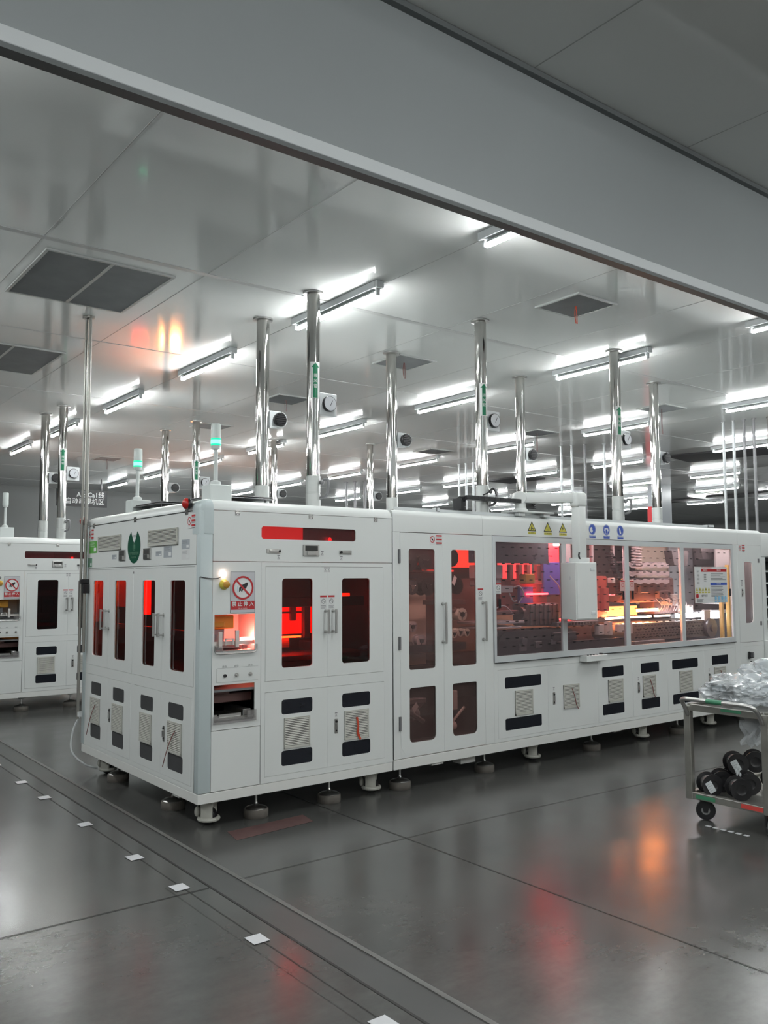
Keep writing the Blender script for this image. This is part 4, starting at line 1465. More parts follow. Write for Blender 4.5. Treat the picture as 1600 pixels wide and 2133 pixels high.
    for x, m in ((3.80, 0), (3.84, 0), (3.88, 0), (3.93, 0), (3.985, 1)):
        cyl(bm, (x - OX, -0.045, 0.899), (x - OX, -0.045, 0.906 + 0.006 * m), 0.009 + 0.008 * m, 12)
    mk('push_button', bm, M['black'], lg)
    # right end door with slim window, latch and the valve panel below
    er = plate('end_door', rr(6.436, 6.928, 0.886, 1.960, 0), [rr(6.572, 6.738, 1.093, 1.771, (0.01, 0.06, 0.03, 0.01), 6)], 0.014, FX, M['paint'], t, -0.013)
    plate('slim_window', rr(6.562, 6.748, 1.083, 1.781, 0.02), [], 0.003, FX, M['clear'], er, -0.019)
    swing_latch(er, FX, 6.510, 1.388, 1.474)
    vhinge(er, FX, 6.868, 1.765, 1.81)
    vhinge(er, FX, 6.876, 1.06, 1.105)
    warn_sticker(er, FS(6.53, 1.925, -0.0015), 0.13, 0.085)
    door_sticker(er, FS(6.508, 1.535, -0.0015), 0.05, 0.07, 'grey_ink')
    vp = plate('valve_panel', rr(6.436, 6.928, 0.247, 0.880, 0), [rr(6.50, 6.90, 0.28, 0.84, 0)], T, FX, M['paint'], t, -T)
    vd = plate('cabinet_door', rr(6.502, 6.898, 0.282, 0.838, 0), [], 0.012, FX, M['paint'], t, -0.013)
    bm = nb()
    bxx(bm, 6.575, 6.61, -0.02, 0.0, 0.70, 0.78, 0.006)
    bxx(bm, 6.61, 6.66, -0.035, 0.0, 0.71, 0.77, 0.008, mi=1)
    bxx(bm, 6.628, 6.640, -0.012, 0.0, 0.655, 0.675, mi=0)
    bxx(bm, 6.63, 6.645, -0.008, 0.0, 0.585, 0.61, mi=0)
    mk('air_valve', bm, [M['black'], M['mid_grey']], t)
    # feet and casters
    for x, y in ((1.733, 0.11), (2.651, 0.13), (4.06, 0.15), (5.45, 0.16), (6.75, 0.16)):
        leveling_foot(t, x - OX, y)
    for x, y, rz in ((3.31, 0.20, -0.75), (4.90, 0.20, -0.75), (6.1, 0.2, -0.75)):
        caster(t, x - OX, y, rz=rz)
    for q in ((1.98, 2.10, 0.02, 0.09, 0.152, 0.171), (2.36, 2.52, 0.10, 0.2, 0.10, 0.171), (4.26, 4.36, 0.04, 0.12, 0.152, 0.171)):
        bm = nb()
        bxx(bm, *q)
        mk('base_pad', bm, M['paint2'], t, smooth=False)

    # ---------------- machinery inside the long machine
    def add(name, bm, m, label=None, sm=True):
        return mk(name, bm, m if isinstance(m, list) else M[m], t, label, smooth=sm)
    # added fill strips, hidden under the roof, to brighten the interior
    M.setdefault('strip', emat('fill_strip_glow', (1.0, 0.78, 0.74), 32.0))
    for a, b_ in ((1.66, 2.52), (3.60, 4.42), (4.50, 5.35), (5.42, 6.30), (6.50, 6.88)):
        bm = nb()
        bxx(bm, a, b_, 0.035, 0.075, 2.028, 2.038)
        mk('fill_light_strip', bm, M['strip'], t, 'added fill light strip', smooth=False)
    # unwinding section behind the tall doors
    bm = nb()
    bxx(bm, 1.62, 2.44, 0.62, 0.64, 0.86, 1.98)
    add('reel_board', bm, 'peach')
    bm = nb()
    bxx(bm, 1.62, 3.0, 0.60, 0.62, 1.60, 1.98)
    bxx(bm, 1.62, 2.9, 0.50, 0.60, 1.60, 1.64)
    bxx(bm, 1.62, 2.6, 0.28, 0.60, 1.00, 1.06)
    add('reel_bracket', bm, 'inside_dark')
    bm = nb()
    bxx(bm, 2.62, 2.95, 0.50, 0.52, 1.70, 1.92)
    bxx(bm, 2.30, 2.62, 0.45, 0.5, 1.66, 1.675)
    add('red_warning_light', bm, [emat('red_box_light', (1.0, 0.05, 0.03), 1.2)], 'red glowing panel', False)
    bm = nb()
    bxx(bm, 2.05, 2.16, 0.42, 0.44, 1.70, 1.712)
    add('red_light_bar', bm, 'red_soft', 'small red light bar', False)
    bm = nb()
    bxx(bm, 1.66, 2.62, 0.5, 0.55, 0.26, 0.86)
    add('lower_back_board', bm, 'inside_dark')
    bm = nb()
    cyl(bm, (1.80 - OX, 0.25, 0.42), (2.12 - OX, 0.3, 0.60), 0.025, 12)
    cyl(bm, (1.85 - OX, 0.2, 0.58), (2.05 - OX, 0.2, 0.46), 0.02, 12)
    sphere(bm, (1.98 - OX, 0.25, 0.52), 0.06, 14, 8)
    bxx(bm, 1.78, 2.1, 0.22, 0.3, 0.60, 0.64, 0.004)
    add('tension_arm', bm, 'mid_grey')
    bm = nb()
    bxx(bm, 2.36, 2.50, 0.28, 0.4, 0.50, 0.66, 0.006)
    bxx(bm, 2.32, 2.36, 0.3, 0.36, 0.40, 0.85, 0.004)
    cyl(bm, (2.35 - OX, 0.22, 0.40), (2.55 - OX, 0.26, 0.52), 0.012, 10)
    cyl(bm, (2.30 - OX, 0.22, 0.39), (2.40 - OX, 0.22, 0.39), 0.035, 16)
    add('air_motor', bm, 'inside_white')
    g = Gfx(['tag_label', 'grey_ink'])
    g.poly([(-0.035, 0.0), (-0.01, -0.04), (0.035, 0.005), (0.01, 0.045)], 'tag_label')
    g.build('paper_tag', FS(1.95, 0.58, 0.18), t)
    bm = nb()
    bxx(bm, 2.30, 2.62, 0.30, 0.5, 1.38, 1.42, 0.004)
    bxx(bm, 1.70, 2.6, 0.36, 0.5, 0.98, 1.01, 0.004)
    cyl(bm, (1.8 - OX, 0.4, 1.66), (2.5 - OX, 0.4, 1.66), 0.012, 10)
    cyl(bm, (2.30 - OX, 0.32, 1.36), (2.64 - OX, 0.34, 1.31), 0.02, 12)
    add('guide_shaft', bm, 'brown')

    # first window
    bm = nb()
    bxx(bm, 2.62, 3.62, 0.24, 0.26, 1.735, 1.955)
    add('dark_cable_duct', bm, [mat('duct_slate', (0.035, 0.045, 0.07), 0.5)], 'dark slate cable duct', False)
    bm = nb()
    bxx(bm, 2.62, 6.4, 1.25, 1.27, 0.87, 1.98)
    add('machine_back_wall', bm, [mat('inner_back', (0.12, 0.10, 0.10), 0.5, noise=0.3, nscale=4)], None, False)
    bm = nb()
    bxx(bm, 3.86, 4.06, 0.50, 0.54, 1.74, 1.96)
    add('red_signal_panel', bm, [emat('red_signal_panel', (1.0, 0.02, 0.03), 4.5)], 'red glowing panel', False)
    bm = nb()
    cyl(bm, (3.98 - OX, 0.44, 1.945), (3.98 - OX, 0.44, 1.915), 0.045, 20)
    add('red_ceiling_lamp', bm, 'red_spot', 'bright red lamp')
    bm = nb()
    bxx(bm, 3.72, 4.14, 0.40, 0.44, 1.44, 1.755, 0.006)
    bxx(bm, 3.42, 3.60, 0.42, 0.46, 1.36, 1.52, 0.006)
    bxx(bm, 4.60, 4.80, 0.6, 0.62, 1.40, 1.6, 0.006)
    add('violet_cover', bm, 'purple', 'violet blue cover')
    bm = nb()
    bxx(bm, 2.80, 3.08, 0.30, 0.45, 1.60, 1.72, 0.006)
    bxx(bm, 2.85, 3.10, 0.34, 0.5, 1.53, 1.60, 0.01)
    bxx(bm, 2.95, 3.10, 0.20, 0.28, 1.475, 1.535, 0.004)
    add('valve_bank', bm, 'pink_tray')
    bm = nb()
    for x in (3.33, 3.45, 3.56, 3.70):
        bxx(bm, x, x + 0.05, 0.46, 0.5, 1.58, 1.73, 0.004)
    bxx(bm, 3.25, 3.9, 0.52, 0.60, 1.28, 1.60, 0.006)
    bxx(bm, 3.30, 3.78, 0.42, 0.5, 1.545, 1.585, 0.004)
    add('solder_head', bm, 'red_lit_tint')
    bm = nb()
    bxx(bm, 3.35, 3.80, 0.62, 0.64, 1.60, 1.75)
    add('red_back_light', bm, [emat('red_back', (1.0, 0.03, 0.03), 2.2)], 'red glowing back light', False)
    bm = nb()
    bxx(bm, 3.50, 3.78, 0.40, 0.42, 1.445, 1.46)
    bxx(bm, 4.02, 4.20, 0.48, 0.5, 1.195, 1.205)
    bxx(bm, 4.70, 4.92, 0.5, 0.52, 1.42, 1.43)
    add('red_line_light', bm, 'red_led', 'thin red line light', False)
    bm = nb()
    bxx(bm, 3.34, 3.48, 0.28, 0.36, 1.55, 1.64, 0.01)
    add('yellow_cylinder_block', bm, 'amber')
    bm = nb()
    # big conveyor motor body with ribs
    bxx(bm, 3.38, 3.84, 0.30, 0.5, 1.16, 1.37, 0.03, 3)
    for k in range(7):
        bxx(bm, 3.42 + 0.06 * k, 3.44 + 0.06 * k, 0.285, 0.30, 1.17, 1.36, 0.004)
    bxx(bm, 3.02, 3.38, 0.36, 0.44, 1.27, 1.31, 0.006)
    cyl(bm, (3.34 - OX, 0.36, 1.28), (3.52 - OX, 0.36, 1.28), 0.06, 18)
    add('servo_motor', bm, 'brown')
    bm = nb()
    bxx(bm, 2.70, 3.20, 0.16, 0.5, 1.205, 1.225, 0.003)
    bxx(bm, 2.70, 3.16, 0.16, 0.48, 1.165, 1.180, 0.003)
    add('infeed_table', bm, 'pink_tray')
    bm = nb()
    # dark round-ended guard below
    pts = rr(2.92, 3.92, 0.87, 1.13, (0.03, 0.03, 0.05, 0.13), 8)
    A = [bm.verts.new((a - OX, 0.22, b_)) for a, b_ in pts]
    B = [bm.verts.new((a - OX, 0.50, b_)) for a, b_ in pts]
    for i in range(len(pts)):
        j = (i + 1) % len(pts)
        bm.faces.new((A[i], A[j], B[j], B[i]))
    bm.faces.new(A[::-1])
    bm.faces.new(B)
    for k in range(3):
        bxx(bm, 3.18 + 0.2 * k, 3.27 + 0.2 * k, 0.205, 0.22, 0.95 + 0.02 * k, 1.02 + 0.01 * k, 0.004, mi=1)
    cyl(bm, (3.23 - OX, 0.19, 1.04), (3.23 - OX, 0.22, 1.04), 0.035, 18, mi=1)
    add('round_ended_guard', bm, [M['inside_dark'], M['mid_grey']])
    bm = nb()
    hoses = [[(2.90, 0.2, 1.10), (2.85, 0.2, 1.30), (2.98, 0.2, 1.36), (3.15, 0.25, 1.28)],
             [(3.08, 0.18, 1.52), (3.16, 0.18, 1.53), (3.21, 0.18, 1.46), (3.17, 0.2, 1.38)],
             [(3.05, 0.2, 1.47), (3.10, 0.2, 1.40), (3.16, 0.22, 1.40)],
             [(3.70, 0.3, 1.62), (3.80, 0.28, 1.52), (3.86, 0.3, 1.38), (3.98, 0.3, 1.28)]]
    for h in hoses:
        tube(bm, smooth_path([(a - OX, b_, c) for a, b_, c in h], 6), 0.006, 6)
    add('air_hose', bm, 'pink_tray')
    # second window
    bm = nb()
    bxx(bm, 3.60, 4.66, 0.12, 0.16, 0.90, 1.02)
    bxx(bm, 3.62, 3.95, 0.2, 0.6, 1.02, 1.10, 0.006)
    add('base_guard', bm, 'inside_dark')
    bm = nb()
    bxx(bm, 3.72, 4.32, 0.24, 0.6, 1.15, 1.19, 0.004)
    for k in range(12):
        cyl(bm, ((3.76 + 0.045 * k) - OX, 0.235, 1.17), ((3.76 + 0.045 * k) - OX, 0.242, 1.17), 0.012, 10, mi=1)
    add('perforated_rail', bm, [M['mid_grey'], M['black']])
    bm = nb()
    for k in range(26):
        a = k / 25
        x = 4.60 + 0.14 * a + 0.04 * math.sin(a * 3)
        z = 1.84 - 0.42 * a
        bxx(bm, x, x + 0.055, 0.30, 0.36, z, z + 0.013, 0.002)
    add('drag_chain', bm, 'black')
    bm = nb()
    bxx(bm, 4.0, 4.12, 0.4, 0.42, 1.76, 1.94)
    bxx(bm, 4.18, 4.60, 0.5, 0.52, 1.72, 1.76)
    bxx(bm, 4.50, 4.53, 0.45, 0.48, 1.74, 1.96)
    bxx(bm, 4.84, 4.87, 0.45, 0.48, 1.74, 1.96)
    bxx(bm, 4.34, 4.58, 0.46, 0.5, 1.58, 1.72, 0.006)
    add('inner_frame_bar', bm, 'pink_tray', None, False)
    bm = nb()
    bxx(bm, 4.28, 4.75, 0.46, 0.56, 1.20, 1.62, 0.01)
    cyl(bm, (4.42 - OX, 0.40, 1.58), (4.42 - OX, 0.46, 1.58), 0.08, 20)
    bxx(bm, 4.62, 4.70, 0.40, 0.46, 1.26, 1.5, 0.006)
    add('welding_head', bm, 'red_lit_tint')
    bm = nb()
    for k, (x, z, w_, h_) in enumerate([(4.30, 1.05, 0.08, 0.1), (4.45, 1.04, 0.06, 0.13), (4.62, 1.06, 0.09, 0.08), (4.78, 1.04, 0.05, 0.12), (4.20, 1.30, 0.05, 0.06), (4.52, 1.55, 0.05, 0.05)]):
        bxx(bm, x, x + w_, 0.22, 0.28, z, z + h_, 0.004)
    add('sensor_block', bm, 'inside_white')
    # heater zone through windows two and three
    bm = nb()
    bxx(bm, 4.55, 5.40, 0.58, 0.60, 1.20, 1.30)
    add('heater_glow_plate', bm, [emat('heater_plate', (1.0, 0.14, 0.03), 6)], 'orange glowing heater plate', False)
    bm = nb()
    cyl(bm, (4.66 - OX, 0.42, 1.19), (5.42 - OX, 0.42, 1.19), 0.009, 10)
    add('heater_tube', bm, 'heat_core', 'white hot heater tube')
    bm = nb()
    bxx(bm, 5.14, 5.50, 0.38, 0.40, 1.245, 1.275)
    add('heater_bar', bm, 'orange_heat', 'glowing orange heater bar', False)
    # mesh belt
    bm = nb()
    pts = rr(4.80, 6.32, 0.955, 1.135, 0.088, 10)
    A = [bm.verts.new((a - OX, 0.26, b_)) for a, b_ in pts]
    B = [bm.verts.new((a - OX, 0.72, b_)) for a, b_ in pts]
    for i in range(len(pts)):
        j = (i + 1) % len(pts)
        bm.faces.new((A[i], A[j], B[j], B[i]))
    bm.faces.new(A[::-1])
    bm.faces.new(B)
    for r in range(5):
        for c in range(24):
            x = 4.92 + 0.055 * c + (0.027 if r % 2 else 0)
            z = 0.985 + 0.030 * r
            bxx(bm, x, x + 0.026, 0.257, 0.26, z, z + 0.009, mi=1)
    add('mesh_belt', bm, [M['belt'], M['black']])
    bm = nb()
    cyl(bm, (6.25 - OX, 0.22, 1.045), (6.25 - OX, 0.26, 1.045), 0.105, 30)
    cyl(bm, (6.25 - OX, 0.20, 1.045), (6.25 - OX, 0.22, 1.045), 0.04, 20)
    add('belt_drum', bm, 'mid_grey')
    bm = nb()
    bxx(bm, 4.75, 5.25, 0.14, 0.2, 0.905, 0.97, 0.004)
    bxx(bm, 5.3, 6.4, 0.16, 0.24, 0.905, 0.93, 0.004)
    bxx(bm, 6.0, 6.4, 0.14, 0.3, 0.87, 0.90, 0.004)
    add('belt_frame', bm, 'mid_grey')
    # third window: spiral hose, stacked trays, dark drive body
    bm = nb()
    sp = []
    for k in range(9 * 12 + 1):
        a = 2 * PI * k / 12
        sp.append((5.03 - OX + 0.05 * math.cos(a), 0.30 + 0.05 * math.sin(a), 1.95 - 0.26 * k / (9 * 12)))
    tube(bm, sp, 0.008, 6)
    add('spiral_hose', bm, 'pink_tray', 'pale spiral hose')
    bm = nb()
    for k, z in enumerate((1.755, 1.665, 1.585)):
        pts = []
        n = 16
        for i in range(n + 1):
            x = 4.90 + 0.74 * i / n
            pts.append((x, z + 0.010 * math.sin(i * 1.9 + k)))
        for i in range(n):
            (xa, za), (xb, zb) = pts[i], pts[i + 1]
            for (dz0, dz1) in ((-0.045, 0.0),):
                vs = [bm.verts.new((xa - OX, 0.33, za + dz0)), bm.verts.new((xb - OX, 0.33, zb + dz0)), bm.verts.new((xb - OX, 0.33, zb)), bm.verts.new((xa - OX, 0.33, za))]
                bm.faces.new(vs)
                vs = [bm.verts.new((xa - OX, 0.33, za)), bm.verts.new((xb - OX, 0.33, zb)), bm.verts.new((xb - OX, 0.55, zb + 0.01)), bm.verts.new((xa - OX, 0.55, za + 0.01))]
                bm.faces.new(vs)
    add('cable_tray_stack', bm, 'pink_tray', None, False)
    bm = nb()
    bxx(bm, 5.06, 5.86, 0.42, 0.7, 1.34, 1.60, 0.02, 2)
    bxx(bm, 5.20, 5.34, 0.38, 0.42, 1.44, 1.52, 0.006)
    bxx(bm, 5.50, 5.70, 0.36, 0.42, 1.38, 1.46, 0.006)
    bxx(bm, 5.6, 6.1, 0.5, 0.7, 1.2, 1.36, 0.02, 2)
    cyl(bm, (5.60 - OX, 0.36, 1.40), (5.85 - OX, 0.40, 1.30), 0.03, 14)
    add('drive_body', bm, 'brown')
    bm = nb()
    for k in range(10):
        x = 5.4 + 0.05 * k + random.uniform(-0.01, 0.01)
        tube(bm, smooth_path([(x - OX, 0.34, 1.36 + random.uniform(-0.03, 0.05)), (x + 0.05 - OX, 0.3, 1.33 + random.uniform(-0.03, 0.05)), (x + 0.08 - OX, 0.36, 1.24)], 4), 0.004, 5)
    add('wire_bundle', bm, 'pink_tray')
    # fourth window: bright work lights, hoppers, cream wall, posts
    bm = nb()
    bxx(bm, 5.85, 6.90, 0.90, 0.92, 1.30, 1.98)
    add('cream_inner_wall', bm, 'peach', None, False)
    bm = nb()
    bxx(bm, 6.42, 6.90, 0.85, 0.87, 0.9, 1.98)
    bxx(bm, 6.50, 6.90, 0.40, 0.84, 1.20, 1.215)
    bxx(bm, 6.5, 6.9, 0.35, 0.36, 1.48, 1.52)
    add('bright_end_board', bm, [mat('end_board', (0.5, 0.55, 0.58), 0.35)], None, False)
    for a, b_, z0, z1, y in ((5.80, 6.13, 1.73, 1.90, 0.40), (6.36, 6.66, 1.81, 1.95, 0.40)):
        bm = nb()
        m_ = (b_ - a) * 0.14
        vs = [(a, z1), (b_, z1), (b_ - m_, z0), (a + m_, z0)]
        A = [bm.verts.new((p - OX, y, q)) for p, q in vs]
        B = [bm.verts.new((p - OX, y + 0.1, q)) for p, q in vs]
        for i in range(4):
            j = (i + 1) % 4
            bm.faces.new((A[i], A[j], B[j], B[i]))
        bm.faces.new(A)
        bm.faces.new(B[::-1])
        add('hopper', bm, 'mid_grey', None, False)
    bm = nb()
    bxx(bm, 5.74, 6.20, 0.30, 0.34, 1.165, 1.215)
    bxx(bm, 6.30, 6.56, 0.30, 0.34, 1.14, 1.21)
    add('white_work_light', bm, 'white_work', 'bright white work light', False)
    bm = nb()
    bxx(bm, 5.5, 5.74, 0.40, 0.44, 1.18, 1.20)
    add('dim_work_light', bm, [emat('dim_work', (1.0, 0.8, 0.62), 6)], 'dim work light', False)
    bm = nb()
    for x in (6.30, 6.44):
        bxx(bm, x, x + 0.035, 0.12, 0.16, 0.93, 1.74 if x > 6.4 else 1.36, 0.004)
    add('yellow_post', bm, 'cream', 'yellow profile post')
    bm = nb()
    bxx(bm, 5.72, 5.82, 0.35, 0.5, 1.30, 1.42, 0.006)
    bxx(bm, 6.02, 6.10, 0.35, 0.5, 1.20, 1.30, 0.006)
    bxx(bm, 6.16, 6.28, 0.25, 0.29, 1.12, 1.24, 0.006)
    add('cell_cassette', bm, 'inside_white')
    # things behind the slim end window
    bm = nb()
    bxx(bm, 6.50, 6.90, 0.30, 0.32, 1.55, 1.92)
    for z in (1.42, 1.30, 1.20):
        bxx(bm, 6.5, 6.9, 0.25, 0.5, z, z + 0.03, 0.004)
    bxx(bm, 6.60, 6.75, 0.2, 0.24, 1.05, 1.16, 0.004)
    add('end_rack', bm, 'alu')
    return t
long_m = make_long_machine()

# reels and bobbins: things of their own, hung inside the tall doors
def reel(name, x, z, y, r, wdt, core, m, label, hub='black'):
    t = thing(name, label, 'reel', (x, y, z), 'wire reels and bobbins behind the tall doors')
    bm = nb()
    lathe(bm, [(core * 0.4, 0), (r, 0.0), (r, 0.004), (core, 0.005), (core, wdt - 0.005), (r, wdt - 0.004), (r, wdt), (core * 0.4, wdt)], (0, 0, 0), (0, 1, 0), n=28)
    mk('flanges', bm, M[m], t)
    bm = nb()
    lathe(bm, [(core * 0.45, -0.01), (core * 0.45, wdt * 0.6)], (0, 0, 0), (0, 1, 0), n=14)
    for k in range(3):
        a = 2 * PI * k / 3 + 0.4
        cyl(bm, (0, -0.003, 0), (core * math.cos(a) * 0.9, -0.003, core * math.sin(a) * 0.9), 0.003, 6)
    mk('hub', bm, M[hub], t)
    return t
reel('black_reel', 2.06, 1.74, 0.36, 0.075, 0.10, 0.05, 'black', 'black wire reel at the top of the left tall door window')
reel('black_reel', 2.20, 1.535, 0.30, 0.075, 0.10, 0.05, 'black', 'black wire reel right of the silver one in left tall door window')
reel('black_reel', 2.06, 1.53, 0.34, 0.062, 0.10, 0.04, 'inside_dark', 'dark reel with silver wire in the left tall door window', 'steel')
reel('black_reel', 2.20, 1.74, 0.34, 0.070, 0.10, 0.05, 'black', 'second black reel at the top of the left tall door window')
reel('black_reel', 2.50, 1.54, 0.28, 0.075, 0.10, 0.05, 'black', 'black reel carrying a paper tag in the right tall door window')
reel('black_reel', 2.50, 1.78, 0.34, 0.080, 0.10, 0.05, 'black', 'black reel at the top of the right tall door window')
reel('white_bobbin', 2.56, 1.295, 0.28, 0.055, 0.10, 0.05, 'bobbin', 'large cream bobbin in the right tall door window')
reel('white_bobbin', 2.54, 1.145, 0.28, 0.036, 0.08, 0.03, 'bobbin', 'small cream roller, middle of three under the large bobbin')
reel('white_bobbin', 2.615, 1.14, 0.28, 0.034, 0.08, 0.03, 'bobbin', 'small cream roller, rightmost of three under the large bobbin')
reel('white_bobbin', 2.465, 1.135, 0.28, 0.036, 0.08, 0.03, 'bobbin', 'small cream roller, leftmost of three under the large bobbin')
reel('white_bobbin', 2.03, 1.21, 0.30, 0.045, 0.06, 0.04, 'pink_tray', 'pale roller at mid height in the left tall door window')
reel('white_bobbin', 2.12, 1.09, 0.30, 0.052, 0.06, 0.04, 'pink_tray', 'pale disc roller low in the left tall door window')
g = Gfx(['tag_label', 'grey_ink'])
g.poly([(-0.03, -0.02), (0.0, -0.045), (0.03, 0.02), (0.0, 0.045)], 'tag_label')
tag(g.build('paper_tag', F(2.455, 1.585, 0.26)), 'white paper tag hanging on black reel in the right tall door', 'tag')

# ------------------------------------------------------------------ third module at the right edge
t = thing('open_front_module', 'white machine module with open shelf front at the right picture edge', 'machine', (6.94, 0, 0))
bm = nb()
box(bm, 0.0, 3.2, 0.0, 2.2, 1.83, 2.11, 0.02, 2)
box(bm, 0.0, 0.085, 0.0, 2.2, 0.88, 1.83)
box(bm, 0.085, 3.2, 2.1, 2.2, 0.88, 1.83)
box(bm, 3.1, 3.2, 0.0, 2.1, 0.88, 1.83)
mk('housing', bm, M['paint'], t)
bm = nb()
box(bm, 0.0, 3.2, -0.12, 2.2, 0.24, 0.885, 0.006, 1)
box(bm, 0.0, 3.2, 0.0, 2.2, 0.17, 0.24)
mk('base_cabinet', bm, M['paint'], t)
bm = nb()
for z in (0.96, 1.10, 1.24, 1.36, 1.52, 1.66):
    box(bm, 0.09, 3.1, 0.1, 1.2, z, z + 0.02)
for k in range(5):
    box(bm, 0.15 + 0.3 * k, 0.19 + 0.3 * k, 0.06, 0.1, 0.9, 1.8)
mk('shelf_rack', bm, M['alu'], t, smooth=False)
bm = nb()
box(bm, 0.086, 1.6, -0.01, 0.0, 1.79, 1.825)
box(bm, 0.10, 0.5, 0.3, 0.6, 1.26, 1.33)
box(bm, 0.10, 0.5, 0.3, 0.6, 0.98, 1.06)
box(bm, 0.15, 0.45, 0.2, 0.5, 1.54, 1.6)
mk('black_carriage', bm, M['black'], t, smooth=False)
for x in (0.4, 1.6, 2.8):
    leveling_foot(t, x, 0.15)

# continuing body of the second line behind (its top carries the far pipes)
t = thing('rear_line_body', 'white body of the second production line behind the front one', 'machine', (1.66, 6.0, 0))
bm = nb()
box(bm, 0.0, 5.3, 0.0, 1.85, 0.24, 2.13, 0.03, 3)
box(bm, 0.0, 5.3, 0.02, 1.83, 0.17, 0.24)
mk('housing', bm, M['paint'], t)
bm = nb()
box(bm, 1.1, 4.7, -0.006, 0.0, 0.95, 1.90)
mk('window_band', bm, M['dark_pane'], t, smooth=False)
for x in (0.3, 2.0, 3.6, 5.0):
    leveling_foot(t, x, 0.15)

t = thing('far_line_body', 'white body of the farthest production line with a glowing orange heater window', 'machine', (0.1, 11.25, 0))
bm = nb()
box(bm, 0.0, 6.8, 0.0, 1.8, 0.24, 0.95, 0.02, 2)
box(bm, 0.0, 6.8, 0.0, 1.8, 1.92, 2.13, 0.03, 3)
box(bm, 0.0, 6.8, 0.6, 1.8, 0.95, 1.92)
box(bm, 0.0, 6.8, 0.02, 1.78, 0.17, 0.24)
mk('housing', bm, M['paint'], t)
bm = nb()
box(bm, 4.35, 4.75, -0.02, 0.02, 1.12, 1.34)
mk('heater_glow', bm, M['orange_heat'], t, 'glowing orange heater', smooth=False)
bm = nb()
box(bm, 3.75, 4.05, -0.02, 0.02, 1.20, 1.34)
mk('red_work_light', bm, M['red_soft'], t, 'red work light', smooth=False)
for x in (0.4, 2.4, 4.4, 6.4):
    leveling_foot(t, x, 0.15)

